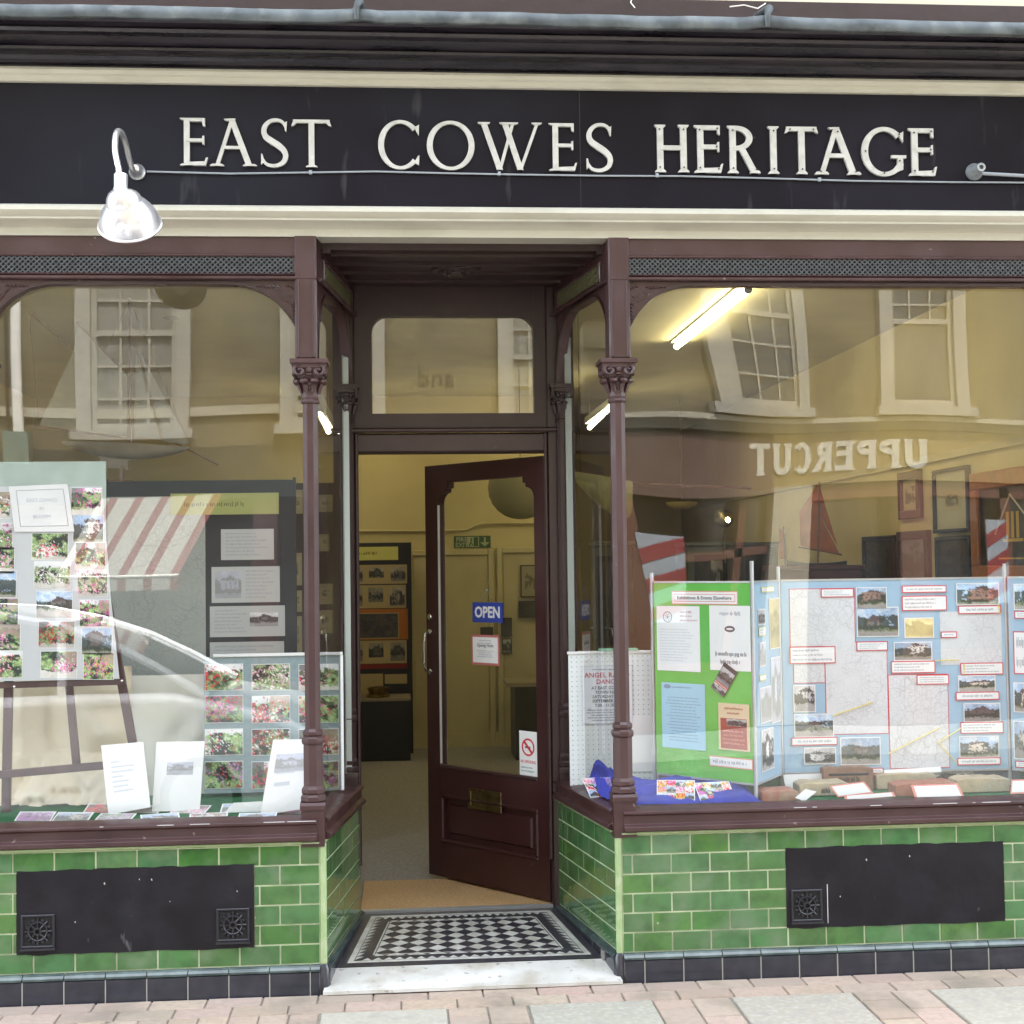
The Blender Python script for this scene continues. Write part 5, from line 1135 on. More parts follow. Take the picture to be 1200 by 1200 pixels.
for t, v, sz, mm in (('ANGEL RADIO', .80, .030, RT), ('DANCE', .69, .028, RT), ('AT EAST COWES', .595, .018, INK), ('TOWN HALL', .52, .018, INK), ('SATURDAY 5TH', .445, .018, INK), ('SEPTEMBER 2009', .37, .018, INK), ('7.30 - 11.30PM', .295, .018, INK)):
    mb.text(t, cx, rr[2]+H_*v, sz, mm, -.0055, bold=.0003)
bars(mb, rr[0]+.015, rr[1]-.015, rr[2]+.01, rr[2]+H_*.26, -.0055, 5, INK, 3, align='C'); bars(mb, rr[0]+.04, rr[1]-.04, rr[3]-.022, rr[3]-.01, -.0055, 1, INK, 4, align='C')
mb.build('dance_poster', label='pale poster for the ANGEL RADIO DANCE pinned to the white pegboard', cat='poster')
rr = rect(Mp, 737, 838, 766, 904); mb = sheet(Mp, rr, PAPER, y=-.004); mb.build('blank_notice', label='plain white sheet on the pegboard beside the green panel', cat='notice')

SC = empty('folding_screen', (1.6, .3, ZP), 'folding display screen of green and pale blue cloth panels with photos, maps and captions', 'display screen')
pA = at(766, 790, .49); pB = at(884, 800, .13); pC = at(915, 800, .40); pD = at(1181, 790, .36); pE = (pD.x+.30, .13)
F1 = frame((pA.x, .49), (pB.x, .13)); F2 = frame((pB.x, .13), (pC.x, .40)); F3 = frame((pC.x, .40), (pD.x, .36)); F4 = frame((pD.x, .36), pE)
zt, zbm = 1.512, .715
def scpanel(F, L, m, nm, zt_=zt):
    mb = MB(F); mb.box(.008, L-.008, 0, .014, zbm, zt_, m); mb.box(.008, L-.008, -.003, .017, zt_, zt_+.008, ALU); mb.box(.008, L-.008, -.003, .017, zbm-.008, zbm, ALU); o = mb.build(nm, SC); return o
L1 = math.hypot(pB.x-pA.x, .36); L2 = math.hypot(pC.x-pB.x, .27); L3_ = math.hypot(pD.x-pC.x, .04); L4 = math.hypot(.30, .23)
P1 = scpanel(F1, L1, GREENB, 'green_panel'); P2 = scpanel(F2, L2, BLUEB, 'narrow_blue_panel'); P3 = scpanel(F3, L3_, BLUEB, 'blue_panel'); P4 = scpanel(F4, L4, BLUEB, 'blue_panel')
for (x, y), zz in (((pA.x, .49), 1.555), ((pB.x, .13), 1.60), ((pC.x, .40), 1.575), ((pD.x, .36), 1.575), (pE, 1.575)):
    mb = MB(); mb.tube([(x, y+.007, ZP+.004), (x, y+.007, zz)], .0085, ALU, 8); mb.build('post', SC)
def c5(x, y): return 900+x/4, 660+y/4
def prt(F, r, kd, seed, par, bd=.004, y=0, dim=1, label=None, W=34, H=24):
    mb = MB(F); mb.box(r[0], r[1], y-.0012, y-.0002, r[2], r[3], WHITEP); mb.pic(r[0]+bd, r[1]-bd, r[2]+bd, r[3]-bd, y-.0018, paint(kd, seed, W, H)*dim, PHOTO); return mb.build('photo_print', par, label=label)
def cap(F, r, seed, par, rows=2, y=-.002, border=REDB, label=None, bw=.004):
    mb = sheet(F, r, PAPER, border=border, bw=bw, y=y); bars(mb, r[0]+.012, r[1]-.012, r[2]+.007, r[3]-.007, y-.0016, rows, INKP, seed, align='C' if rows == 1 else 'L'); return mb.build('caption_card', par, label=label)
k = 0
for r4, bd in (((808, 225, 1095, 475), None), ((100, 118, 408, 392), REDB), ((118, 460, 268, 563), REDB), ((268, 368, 562, 802), REDB), ((566, 520, 848, 962), REDB)):
    r = rect(F3, *c5(r4[0], r4[1]), *c5(r4[2], r4[3])); mb = sheet(F3, r, MAPM, border=bd, bw=.003, y=-.0002*k); mb.build('map_sheet', P3, label='street map sheet, %s' % ['plain edged at upper right', 'red edged at upper left', 'small piece at left', 'tall one left of centre', 'tall one right of centre'][k]); k += 1
for i, (r4, kd, lb) in enumerate((((412, 112, 556, 218), 'house', 'timbered house'), ((415, 205, 612, 345), 'house', 'harbour view with wide white border'), ((638, 255, 776, 350), 'sepia', 'yellowed old view'), ((588, 368, 768, 457), 'house', 'long building among trees'),
    ((880, 92, 1082, 196), 'house', 'grand house with red flowers'), ((890, 525, 1065, 606), 'house', 'pale house behind shrubs'), ((915, 655, 1088, 744), 'house', 'dark roofed house'), ((895, 808, 1082, 912), 'house', 'ivy clad house'), ((118, 570, 222, 698), 'bw', 'ruined towers in grey'),
    ((122, 705, 308, 815), 'house', 'low house on a lawn'), ((168, 862, 318, 942), 'bw', 'old grey panorama'), ((338, 815, 527, 945), 'house', 'gabled house by a road'))):
    prt(F3, rect(F3, *c5(r4[0], r4[1]), *c5(r4[2], r4[3])), kd, 810+i, P3, y=-.003, label='photo of '+lb)
for i, r4 in enumerate(((246, 118, 400, 160), (413, 366, 560, 410), (100, 390, 315, 470), (695, 522, 846, 568), (626, 104, 834, 138), (626, 152, 836, 222), (890, 198, 1090, 237), (808, 320, 884, 350), (575, 458, 782, 515), (900, 466, 1100, 522), (878, 602, 1082, 641), (900, 743, 1102, 797), (108, 815, 324, 853), (886, 910, 1088, 945), (470, 958, 540, 985))):
    cap(F3, rect(F3, *c5(r4[0], r4[1]), *c5(r4[2], r4[3])), i, P3, 1 if r4[3]-r4[1] < 41 else 3, y=-.005)
for a, b_ in (((300, 715), (490, 650)), ((562, 892), (800, 770)), ((795, 840), (905, 770)), ((795, 840), (880, 935)), ((780, 456), (890, 453)), ((915, 470), (915, 520)), ((1075, 195), (1085, 235))):
    mb = MB(F3); pa, pb = loc(F3, *c5(*a)), loc(F3, *c5(*b_)); mb.tube([(pa[0], -.009, pa[1]), (pb[0], -.009, pb[1])], .0022, TAPE, 4); mb.build('yellow_thread', P3)
for i, (a, b_, c_, d_) in enumerate(((1188, 684, 1215, 715), (1188, 800, 1215, 835), (1188, 845, 1215, 890))): prt(F4, rect(F4, a, b_, c_, d_), 'house', 860+i, P4, y=-.002)
for i, (a, b_, c_, d_) in enumerate(((1189, 716, 1215, 725), (1188, 740, 1215, 790), (1190, 892, 1215, 900))): cap(F4, rect(F4, a, b_, c_, d_), i, P4, y=-.004)
def c4(x, y): return 740+x/4.286, 660+y/4.286
for i, (r4, kd) in enumerate((((632, 230, 668, 310), 'bw'), ((690, 175, 740, 430), 'sepia'), ((640, 395, 672, 520), 'ink'), ((645, 620, 700, 800), 'ink'), ((700, 470, 745, 800), 'ink'), ((650, 830, 712, 1040), 'bw'))):
    prt(F2, rect(F2, *c4(r4[0], r4[1]), *c4(r4[2], r4[3])), kd, 880+i, P2, y=-.002)
for i, r4 in enumerate(((648, 118, 710, 145), (635, 320, 668, 365), (640, 560, 670, 590))): cap(F2, rect(F2, *c4(r4[0], r4[1]), *c4(r4[2], r4[3])), i, P2, y=-.004, border=YELB)
# green panel: heading and notices
r = rect(F1, *c4(203, 140), *c4(535, 208)); mb = sheet(F1, r, PAPER, border=PINKB, bw=.004, y=-.001); mb.box(r[0]+.012, r[1]-.012, -.0028, -.0024, r[2]+.012, r[3]-.012, REDB); mb.box(r[0]+.014, r[1]-.014, -.0032, -.0028, r[2]+.014, r[3]-.014, PAPER)
mb.text('Exhibitions & Events Elsewhere', (r[0]+r[1])/2, r[2]+(r[3]-r[2])*.38, .02, INK, -.0033, fit=(r[1]-r[0])*.82, bold=.0002); mb.build('heading_card', P1, label='white heading card reading Exhibitions & Events Elsewhere')
r = rect(F1, *c4(130, 215), *c4(346, 542)); mb = sheet(F1, r, PAPER, y=-.002); w_ = r[1]-r[0]; h_ = r[3]-r[2]; ccx, ccz = r[0]+w_*.26, r[3]-h_*.17
mb.lathe([(.020, 0), (.023, 0), (.023, .0005), (.020, .0005)], (ccx, -.003, ccz), INK, 24, Matrix.Rotation(PI/2, 3, 'X'), closed=True)
for a in range(4): t = a*PI/4+.3; mb.tube([(ccx-.017*math.cos(t), -.0032, ccz-.017*math.sin(t)), (ccx+.017*math.cos(t), -.0032, ccz+.017*math.sin(t))], .0007, INK, 4)
bars(mb, r[0]+w_*.55, r[1]-.01, r[3]-h_*.25, r[3]-h_*.06, -.003, 3, mat('rose_ink', (.6, .3, .34), .6), 2, ww=.2); bars(mb, r[0]+.014, r[1]-.02, r[2]+h_*.14, r[3]-h_*.34, -.003, 12, bpy.data.materials['faint_ink'], 5)
mb.build('event_notice', label='white notice with a round clock-like emblem on the green panel', cat='notice')
r = rect(F1, *c4(395, 213), *c4(600, 540)); mb = sheet(F1, r, PAPER, y=-.002); cx = (r[0]+r[1])/2; h_ = r[3]-r[2]
bars(mb, r[0]+.025, r[1]-.02, r[3]-h_*.17, r[3]-h_*.08, -.003, 1, INKP, 2, align='C', ww=.2, fill=.8)
mb.ball((cx, -.003, r[3]-h_*.36), .025, INK, (1, .02, .52), 20); mb.ball((cx, -.0038, r[3]-h_*.36), .016, WHITEP, (1, .02, .25), 16)
bars(mb, r[0]+.02, r[1]-.012, r[2]+h_*.2, r[2]+h_*.3, -.003, 1, INK, 4, align='C', ww=.12, fill=.9); bars(mb, r[0]+.03, r[1]-.03, r[2]+h_*.08, r[2]+h_*.18, -.003, 1, INK, 6, align='C', ww=.16, fill=.9)
mb.build('event_notice', label='white notice with a dark oval badge at the top right of the green panel', cat='notice')
r = rect(F1, *c4(155, 603), *c4(373, 932)); mb = sheet(F1, r, mat('sky_paper', (.34, .62, .76), .6), y=-.002); TI = mat('slate_ink', (.2, .3, .42), .6); h_ = r[3]-r[2]
bars(mb, r[0]+.05, r[1]-.015, r[3]-h_*.09, r[3]-h_*.04, -.003, 1, TI, 2, ww=.3); mb.ball((r[0]+.03, -.003, r[3]-h_*.06), .018, TI, (1, .02, .5), 14); bars(mb, r[0]+.02, r[1]-.02, r[2]+h_*.1, r[3]-h_*.2, -.003, 15, TI, 7, align='C', fill=.5); mb.build('event_notice', label='pale blue printed sheet at the lower left of the green panel', cat='notice')
r = rect(F1, *c4(443, 705), *c4(598, 940)); mb = sheet(F1, r, mat('peach_paper', (.72, .58, .38), .6), y=-.004, th=.004); h_ = r[3]-r[2]; mb.box(r[0]+.01, r[1]-.012, -.0086, -.008, r[2]+.006, r[3]-h_*.32, mat('brick_print', (.36, .07, .05), .6)); mb.pic(r[0]+.04, r[1]-.012, r[3]-h_*.48, r[3]-h_*.33, -.0092, paint('bw', 33, 16, 10)); bars(mb, r[0]+.025, r[1]-.025, r[3]-h_*.26, r[3]-h_*.06, -.0082, 2, bpy.data.materials['brick_print'], 3, align='C', ww=.3); bars(mb, r[0]+.02, r[1]-.02, r[2]+h_*.1, r[2]+h_*.45, -.0092, 4, PINKB, 3, align='C')
mb.build('event_leaflet', label='peach and brick red leaflet with curled corner at the lower right of the green panel', cat='leaflet')
cX, cZ = loc(F1, *c4(470, 585)); mb = MB(F1 @ Matrix.Translation((cX, -.006, cZ)) @ Matrix.Rotation(R(-33), 4, 'Y').inverted()); mb.box(-.036, .036, -.002, 0, -.062, .062, BLACKP); mb.pic(-.034, .034, -.02, .045, -.0026, paint('bw', 12, 22, 20)*.8); mb.box(-.034, .034, -.0028, -.0022, -.03, -.022, PINKB); mb.pic(-.034, .034, -.06, -.032, -.0026, paint('bw', 19, 22, 10)); mb.build('event_leaflet', label='dark photographic leaflet pinned askew in the middle of the green panel', cat='leaflet')
cap(F1, rect(F1, *c4(393, 975), *c4(612, 1028)), 8, P1, 1, border=PINKB, label='pink edged caption strip at the bottom right')

# blue cloth with leaflets
x0, x1 = at(672, 930, .3)[0], at(884, 930, .2)[0]; g = np.random.default_rng(8); nx, ny = 150, 60; N = vnoise(ny, nx, 9, g); N2 = vnoise(ny, nx, 22, g); mb = MB(); P = []
for j in range(ny):
    v = j/(ny-1)
    for i in range(nx):
        u = i/(nx-1); ed = min(1, 7*min(u, 1-u))*min(1, 5*min(v+.05, 1-v)); h = (.015+.035*N[j, i]+.014*abs(math.sin(6*N[j, i]+9*u+3*v))+.05*math.exp(-((u-.12)/.10)**2)+.05*math.exp(-((u-.95)/.06)**2))*max(0, ed)*(.45+.75*min(1, v*2.2))
        yy = .075+.42*v+.02*(N2[j, i]-.5); xx_ = x0+(x1-x0)*u+.01*N[j, i]; lim = .835-.18*yy; P.append((max(xx_, lim+.12*u), yy, ZP+.008+h*1.15+.035*math.exp(-((u-.05)/.1)**2)*N2[j, i]))
mb.add(P, [(j*nx+i, j*nx+i+1, (j+1)*nx+i+1, (j+1)*nx+i) for j in range(ny-1) for i in range(nx-1)], BLUE); mb.build('blue_cloth', label='crumpled royal blue cloth on the floor of the right window by the column', cat='cloth', ang=180, recalc=False)
for i, (px, py, rz, lb) in enumerate(((706, 922, 20, 'colour leaflet on the blue cloth nearest the door'), (792, 926, -12, 'open striped leaflet in the middle of the blue cloth'), (838, 930, 10, 'green leaflet on the blue cloth by the screen post'))):
    c = at(px, py, (.34, .15, .14)[i]); c.z = max(c.z, ZP+.045); mb = MB(Matrix.Translation(c) @ Matrix.Rotation(R(rz), 4, 'Z') @ Matrix.Rotation(R(-48), 4, 'X')); mb.box(-.075, .075, -.001, 0, -.05, .05, WHITEP); mb.pic(-.072, .072, -.047, .047, -.0016, paint('collage', 700+i, 48, 27)); mb.build('leaflet', label=lb, cat='leaflet')
# bricks and cards
BR = [mat('red_brick', (.36, .14, .085), .85, (.42, .22, .15), 18, bump=2, bscale=40, c3=(.36, .28, .2), s3=9), mat('buff_brick', (.5, .41, .27), .85, (.36, .3, .19), 14, bump=2, bscale=40, c3=(.42, .4, .32), s3=9), mat('brown_brick', (.24, .13, .08), .8, (.3, .18, .11), 14, bump=2, bscale=40)]
for i, (a, b_, c_, Y, k, lb) in enumerate(((893, 936, 926, .12, 0, 'red brick standing beside the post of the folding screen'), (937, 997, 917, .22, 1, 'buff chipped brick with a number, left of the dark brick'), (966, 1024, 899, .34, 2, 'dark brown moulded brick standing on edge at the back'),
                                          (1028, 1098, 906, .33, 1, 'buff brick lying at the back behind the long red brick'), (1050, 1124, 917, .15, 0, 'long red brick behind the pink bordered card'), (1122, 1184, 912, .20, 1, 'rounded buff brick near the right edge of the window'))):
    xa_ = at(a, 925, Y)[0]; xb_ = at(b_, 925, Y)[0]; zt_ = at((a+b_)/2, c_, Y)[2]; mb = MB(); n = 8; g = random.Random(i); dpt = .10 if k != 2 else .06
    P = []; lo = [(xa_+(xb_-xa_)*t/n, ZP+.004) for t in range(n+1)]; hi = [(x, zt_+g.uniform(-.003, .002)-(.008 if (j in (0, n)) else 0)) for j, (x, _) in enumerate(lo)]
    mb.strip(lo, hi, Y, Y+dpt, BR[k])
    if i == 2: mb.box(xa_+.02, xb_-.02, Y-.001, Y+.002, zt_-.035, zt_-.025, BLACKP); bars(mb, xa_+.06, xb_-.05, zt_-.065, zt_-.04, Y, 1, BLACKP, 3, ww=.15, fill=1.2)
    if i == 1: bars(mb, xa_+.09, xa_+.13, zt_-.05, zt_-.02, Y, 1, BLACKP, 3, ww=.4, fill=1)
    o = mb.build('display_brick', label=lb, cat='brick', group='old bricks shown on the green felt', bevel=.004)
lean('caption_card', [(919, 905), (972, 903), (975, 919), (921, 923)], .36, 'plain white card leaning behind the buff chipped brick', seed=11)
lean('caption_card', [(932, 941), (945, 931), (958, 934), (943, 945)], .10, 'small blank white card lying tilted in front of the red brick', back=0, seed=12)
lean('caption_card', [(973, 925), (1014, 920), (1024, 933), (982, 938)], .17, 'pink bordered card propped against the buff chipped brick', border=PINKB, back=.03, seed=13)
lean('caption_card', [(990, 937), (1048, 933), (1050, 938), (990, 943)], .09, 'pink edged card lying flat before the bricks', border=PINKB, back=0, seed=14)
lean('caption_card', [(1069, 927), (1124, 925), (1131, 941), (1073, 943)], .08, 'large pink bordered card in front of the long red brick', border=PINKB, back=.03, seed=15)
lean('caption_card', [(1187, 915), (1214, 914), (1214, 930), (1184, 931)], .14, 'pink bordered card at the right edge of the window', border=PINKB, back=.03, seed=16)
lean('photo_card', [(1085, 898), (1138, 893), (1148, 914), (1098, 918)], .37, 'tilted grey photograph with white edge behind the bricks', pic=(.1, .92, .3, .85, 'bw'), cat='photo', seed=17)
lean('booklet', [(1140, 896), (1198, 899), (1196, 919), (1146, 915)], .36, 'slate grey booklet leaning against the right end of the screen', m=mat('slate_card', (.09, .11, .13), .5), cat='booklet', seed=18)
lean('caption_card', [(1036, 907), (1103, 903), (1104, 909), (1038, 913)], .35, 'flat white sheet lying on the buff brick at the back', back=0, seed=19, zb=.70)
# ================================================================== INSIDE THE ROOM
SOCK = mat('lamp_socket_grey', (.16, .14, .08), .6)
def tube_light(px0, py0, Y0, px1, py1, Y1, label):
    a = at(px0, py0, Y0); b_ = at(px1, py1, Y1); g = empty('fluorescent_light', (a+b_)/2, label, 'ceiling light', 'fluorescent tubes in the room')
    mb = MB(); mb.tube([a, b_], .019, TUBE, 10); mb.build('tube', g)
    mb = MB(); d = (b_-a).normalized()
    up = Vector((0, 0, .045)); q0, q1 = a+up-d*.05, b_+up+d*.05; mb.box(q0.x-.036, q0.x+.036, min(q0.y, q1.y), max(q0.y, q1.y), min(q0.z, q1.z)-.012, max(q0.z, q1.z)+.02, WHITEP)
    for p, s in ((a, -1), (b_, 1)): mb.tube([p+d*s*.002, p+d*s*.02], .021, SOCK, 8); mb.tube([p+d*s*.012, p+d*s*.012+up], .009, SOCK, 6); mb.tube([p+up, Vector((p.x, p.y, 3.02))], .003, WHITEP, 5)
    mb.build('batten', g)
tube_light(793, 406, 3.4, 876, 340, 1.55, 'long bright fluorescent tube hanging in the upper part of the right window')
tube_light(691, 501, 6.0, 717, 475, 4.6, 'shorter looking far fluorescent tube left of the right corner column')
tube_light(385, 506, 5.9, 372, 474, 4.5, 'far fluorescent tube seen between the left column and the door')
tube_light(250, 300, 3.4, 200, 240, 1.6, 'unseen fluorescent tube added above the left window to brighten the room, behind the frieze')  # added tube, never seen; lifts the light in the left of the room
tube_light(-40, 300, 3.6, -140, 240, 1.8, 'unseen fluorescent tube added over the far left to brighten the room, outside the view')  # second added tube out of view, for more light inside
# fire exit sign on the back wall
Yw = 6.295; Mw = flat(Yw); rr = rect(Mw, 532, 628, 575, 642); SG = mat('exit_green', (.03, .10, .05), .5); PL = mat('exit_pale', (.42, .45, .26), .5)
mb = MB(Mw); mb.box(rr[0], rr[1], -.006, 0, rr[2], rr[3], SG); w_ = rr[1]-rr[0]; h_ = rr[3]-rr[2]
mb.text('FIRE', rr[0]+w_*.21, rr[2]+h_*.54, h_*.52, PL, -.006, bold=.001); mb.text('EXIT', rr[0]+w_*.21, rr[2]+h_*.08, h_*.52, PL, -.006, bold=.001)
ax = rr[0]+w_*.84; mb.box(ax-.008, ax+.008, -.008, -.006, rr[2]+h_*.35, rr[3]-h_*.12, PL); mb.prism([(ax-.04, rr[2]+h_*.45), (ax, rr[2]+h_*.1), (ax+.04, rr[2]+h_*.45)], -.0086, -.006, PL)
mx_ = rr[0]+w_*.52; mb.box(mx_-.05, mx_+.05, -.0072, -.006, rr[2]+.008, rr[3]-.008, PL); mb.box(mx_+.005, mx_+.042, -.0078, -.0072, rr[2]+.014, rr[3]-.012, SG); mb.ball((mx_-.015, -.009, rr[3]-h_*.25), .007, SG, (1, .2, 1), 8); mb.tube([(mx_-.015, -.009, rr[3]-h_*.3), (mx_-.02, -.009, rr[2]+h_*.45), (mx_-.035, -.009, rr[2]+h_*.15)], .005, SG, 5); mb.tube([(mx_-.02, -.009, rr[2]+h_*.45), (mx_, -.009, rr[2]+h_*.2)], .004, SG, 5)
mb.build('exit_sign', label='small green FIRE EXIT sign with running man and arrow on the back wall', cat='sign')
# inner doors
CRD = mat('cream_gloss_door', (.58, .50, .28), .5, (.5, .43, .24), 3)
for a, b_, top_ in ((485, 573, 651), (590, 640, 648)):
    x0, x1, z0, z1 = rect(Mw, a, top_, b_, 880); mb = MB(Mw); mb.bbox(x0-.05, x0, -.03, 0, .08, z1+.05, CRD, .006); mb.bbox(x1, x1+.05, -.03, 0, .08, z1+.05, CRD, .006); mb.bbox(x0, x1, -.03, 0, z1, z1+.05, CRD, .006); o = mb.build('door_surround', shop)
    mb = MB(Mw); mb.box(x0+.006, x1-.006, -.012, 0, .09, z1-.006, CRD); mb.build('inner_door', o)
mb = MB(); P = [(420, 622), (500, 622), (548, 621), (556, 616), (566, 613.5), (615, 613), (640, 613)]; mb.tube([at(x, y, 6.28) for x, y in P], .011, CRD, 6); mb.build('wall_pipe', shop)
mb = MB(); mb.box(-3.0, 1.25, 6.27, 6.3, .08, .2, CRD); mb.build('skirting', shop)
# display stand at the back, seen through the doorway
Ys = 6.0; NS = empty('history_display_stand', (at(420, 880, Ys)[0]-.2, Ys, .08), 'black display stand with yellow heading and an orange section at the back of the room', 'display stand')
Ms = flat(Ys); x1s = rect(Ms, 420, 636, 481, 800)[1]; zt_ = loc(Ms, 450, 636)[1]; mb = MB(); mb.box(x1s-.95, x1s, Ys, Ys+.03, .08, zt_, BLACKP); mb.box(x1s-.012, x1s+.012, Ys-.02, Ys+.05, .08, zt_, BLACKP); mb.build('board', NS)
def c7(x, y): return 400+x/4.283, 620+y/4.283
for i, (r4, m_, nm) in enumerate((((-60, 90, 285, 157), YELB, 'heading_card'), ((-60, 180, 330, 276), mat('tan_card', (.42, .33, .17), .7), 'card_row'), ((-60, 282, 325, 398), bpy.data.materials['tan_card'], 'card_row'), ((-60, 402, 335, 556), mat('orange_cloth', (.42, .14, .03), .7), 'orange_section'), ((-60, 560, 328, 676), bpy.data.materials['tan_card'], 'card_row'), ((-60, 678, 332, 702), mat('dark_red_strip', (.2, .02, .02), .7), 'red_strip'), ((-60, 728, 210, 835), bpy.data.materials['tan_card'], 'card_row'), ((218, 728, 330, 776), bpy.data.materials['tan_card'], 'card_row'))):
    r = rect(Ms, *c7(r4[0], r4[1]), *c7(r4[2], r4[3])); mb = MB(); mb.box(r[0], r[1], Ys-.004, Ys-.001, r[2], r[3], m_)
    if i == 0: mb.M = Ms; bars(mb, r[0]+.16, r[1]-.05, r[2]+.03, r[3]-.03, -.0045, 1, mat('brown_ink', (.2, .1, .02), .7), 2, ww=.08)
    o = mb.build(nm, NS)
    if i in (1, 2, 4):
        for j, u in enumerate((.35, .62, .9)):
            mb = MB(); xx = r[0]+(r[1]-r[0])*u; mb.pic(xx-.07, xx+.05, r[2]+.02+(j % 2)*.03, r[3]-.02, Ys-.0045, paint('bw', 900+i*5+j, 18, 12)*np.array([.5, .45, .33])); mb.build('photo_print', o)
    if i == 3:
        q4 = rect(Ms, *c7(92, 425), *c7(285, 545)); mb = MB(); mb.box(q4[0]-.008, q4[1]+.008, Ys-.006, Ys-.0042, q4[2]-.008, q4[3]+.008, bpy.data.materials['tan_card']); mb.pic(q4[0], q4[1], q4[2], q4[3], Ys-.0066, paint('night', 44)); mb.build('photo_print', o)
Yt = 5.55; TB = empty('draped_table', (at(420, 890, Yt)[0]-.1, Yt+.2, .08), 'low table draped in black cloth in front of the display stand', 'table'); r = rect(flat(Yt), 400, 822, 482, 888)
mb = MB(); mb.box(r[1]-1.0, r[1], Yt, Yt+.4, r[3], r[3]+.02, mat('table_top', (.24, .2, .14), .4)); mb.build('tabletop', TB); mb = MB(); mb.box(r[1]-.99, r[1]-.008, Yt+.01, Yt+.39, .082, r[3]-.001, BLACKP); mb.build('drape', TB)
c = at(443, 812, Yt+.18); mb = MB(); zt2 = r[3]+.021; mb.lathe([(0, 0), (.09, 0), (.10, .01), (.07, .03), (.085, .06), (.09, .07), (.03, .08), (0, .085)], (c.x, Yt+.18, zt2), BRASS, 24); mb.build('brass_dish', label='round brass dish on the black draped table', cat='dish')
# desk and wall notices right of it
Yk = 5.4; DK = empty('desk', (at(612, 880, Yk)[0], Yk+.2, .08), 'dark desk against the back wall behind the door glass', 'desk'); r = rect(flat(Yk), 604, 800, 660, 885)
mb = MB(); mb.box(r[0]-.06, r[1]+.1, Yk, Yk+.5, r[3]-.03, r[3], mat('desk_top', (.3, .26, .18), .5)); mb.build('desktop', DK); mb = MB(); mb.box(r[0], r[1]+.08, Yk+.02, Yk+.48, .082, r[3]-.031, BLACKP); mb.build('cabinet', DK)
for i, (a, b_, c_, d_, kd, lb) in enumerate(((563, 735, 578, 745, 'night', 'small dark picture on the back wall under the open sign'), (587, 724, 600, 746, 'night', 'dark notice on the back wall right of the open sign'), (588, 748, 600, 766, 'bw', 'grey picture low on the back wall beside the opening hours notice'), (610, 662, 640, 700, 'etching', 'pale notice high on the back wall at the right of the door glass'), (608, 704, 640, 724, 'night', 'dark strip notice at the right of the back wall'))):
    r = rect(flat(6.25), a, b_, c_, d_); mb = MB(); mb.box(r[0], r[1], 6.25, 6.262, r[2], r[3], BLACKP); mb.pic(r[0]+.01, r[1]-.01, r[2]+.01, r[3]-.01, 6.2492, paint(kd, 950+i, 18, 12)*.6); mb.build('wall_notice', label=lb, cat='notice')
# pictures on the right hand wall
MWR = frame((3.018, 9.4), (3.018, 0)); FRW = mat('brown_frame', (.13, .05, .03), .4); FRO = mat('orange_frame', (.36, .12, .03), .45, (.28, .09, .03), 20)
def wpic(px, fm, kd, seed, label, bw=.04, dim=1, mount=None, extra=None):
    a, b_, c_, d_ = px; x0, _ = loc(MWR, a, (b_+d_)/2); x1, _ = loc(MWR, c_, (b_+d_)/2); z1_ = loc(MWR, (a+c_)/2, b_)[1]; z0_ = loc(MWR, (a+c_)/2, d_)[1]
    g = empty('framed_picture', MWR @ Vector(((x0+x1)/2, 0, z0_)), label, 'picture'); mb = MB(MWR)
    for u0, u1, w0, w1 in ((x0, x1, z0_, z0_+bw), (x0, x1, z1_-bw, z1_), (x0, x0+bw, z0_+bw, z1_-bw), (x1-bw, x1, z0_+bw, z1_-bw)): mb.bbox(u0, u1, -.03, -.002, w0, w1, fm, .006)
    mb.build('frame', g); mb = MB(MWR); mw = .0
    if mount: mb.box(x0+bw, x1-bw, -.01, -.004, z0_+bw, z1_-bw, mount); mw = .28
    u0, u1, w0, w1 = x0+bw+(x1-x0)*mw*.7, x1-bw-(x1-x0)*mw*.7, z0_+bw+(z1_-z0_)*mw, z1_-bw-(z1_-z0_)*mw
    mb.pic(u0, u1, w0, w1, -.012, paint(kd, seed)*dim)
    if extra: extra(mb, u0, u1, w0, w1)
    mb.build('picture', g)
MNT = mat('cream_mount', (.5, .45, .3), .7)
wpic((1057, 552, 1082, 608), FRW, 'etching', 1, 'small brown framed print highest on the right wall', .05, .9)
wpic((1098, 548, 1139, 624), BLACKP, 'etching', 2, 'tall pale print in a thin black frame on the right wall', .02, .8, MNT)
GOLD = mat('gold_paint', (.5, .32, .04), .5)
def spire(mb, u0, u1, w0, w1):
    c = (u0+u1)/2+.05*(u1-u0); h = w1-w0; s = (u1-u0)*.16
    for k in (-1, 0, 1): mb.box(c+k*s*.5-s*.13, c+k*s*.5+s*.13, -.014, -.0125, w0+h*.35, w0+h*.68, GOLD)
    mb.box(c-s, c+s, -.0145, -.0125, w0+h*.3, w0+h*.34, GOLD); mb.box(c-s*1.5, c+s*1.5, -.0145, -.0125, w0+h*.08, w0+h*.1, GOLD)
    mb.tube([(c-s*1.8, -.013, w0+h*.4), (c-s*.2, -.013, w0+h*.9), (c+s*1.4, -.013, w0+h*.6)], .006, MNT, 4)
wpic((1143, 548, 1235, 684), FRO, 'night', 3, 'large orange framed dark picture with a gold tower at the right edge', .09, .5, None, spire)
wpic((1015, 628, 1052, 690), BLACKP, 'night', 4, 'dark framed portrait low on the right wall left of the printed card', .03, .9)
wpic((1056, 622, 1092, 690), BLACKP, 'ink', 5, 'dark frame with a bluish printed card low on the right wall', .05, .35)
wpic((1101, 628, 1141, 690), BLACKP, 'night', 6, 'dark framed print directly below the tall pale print', .025, .8)
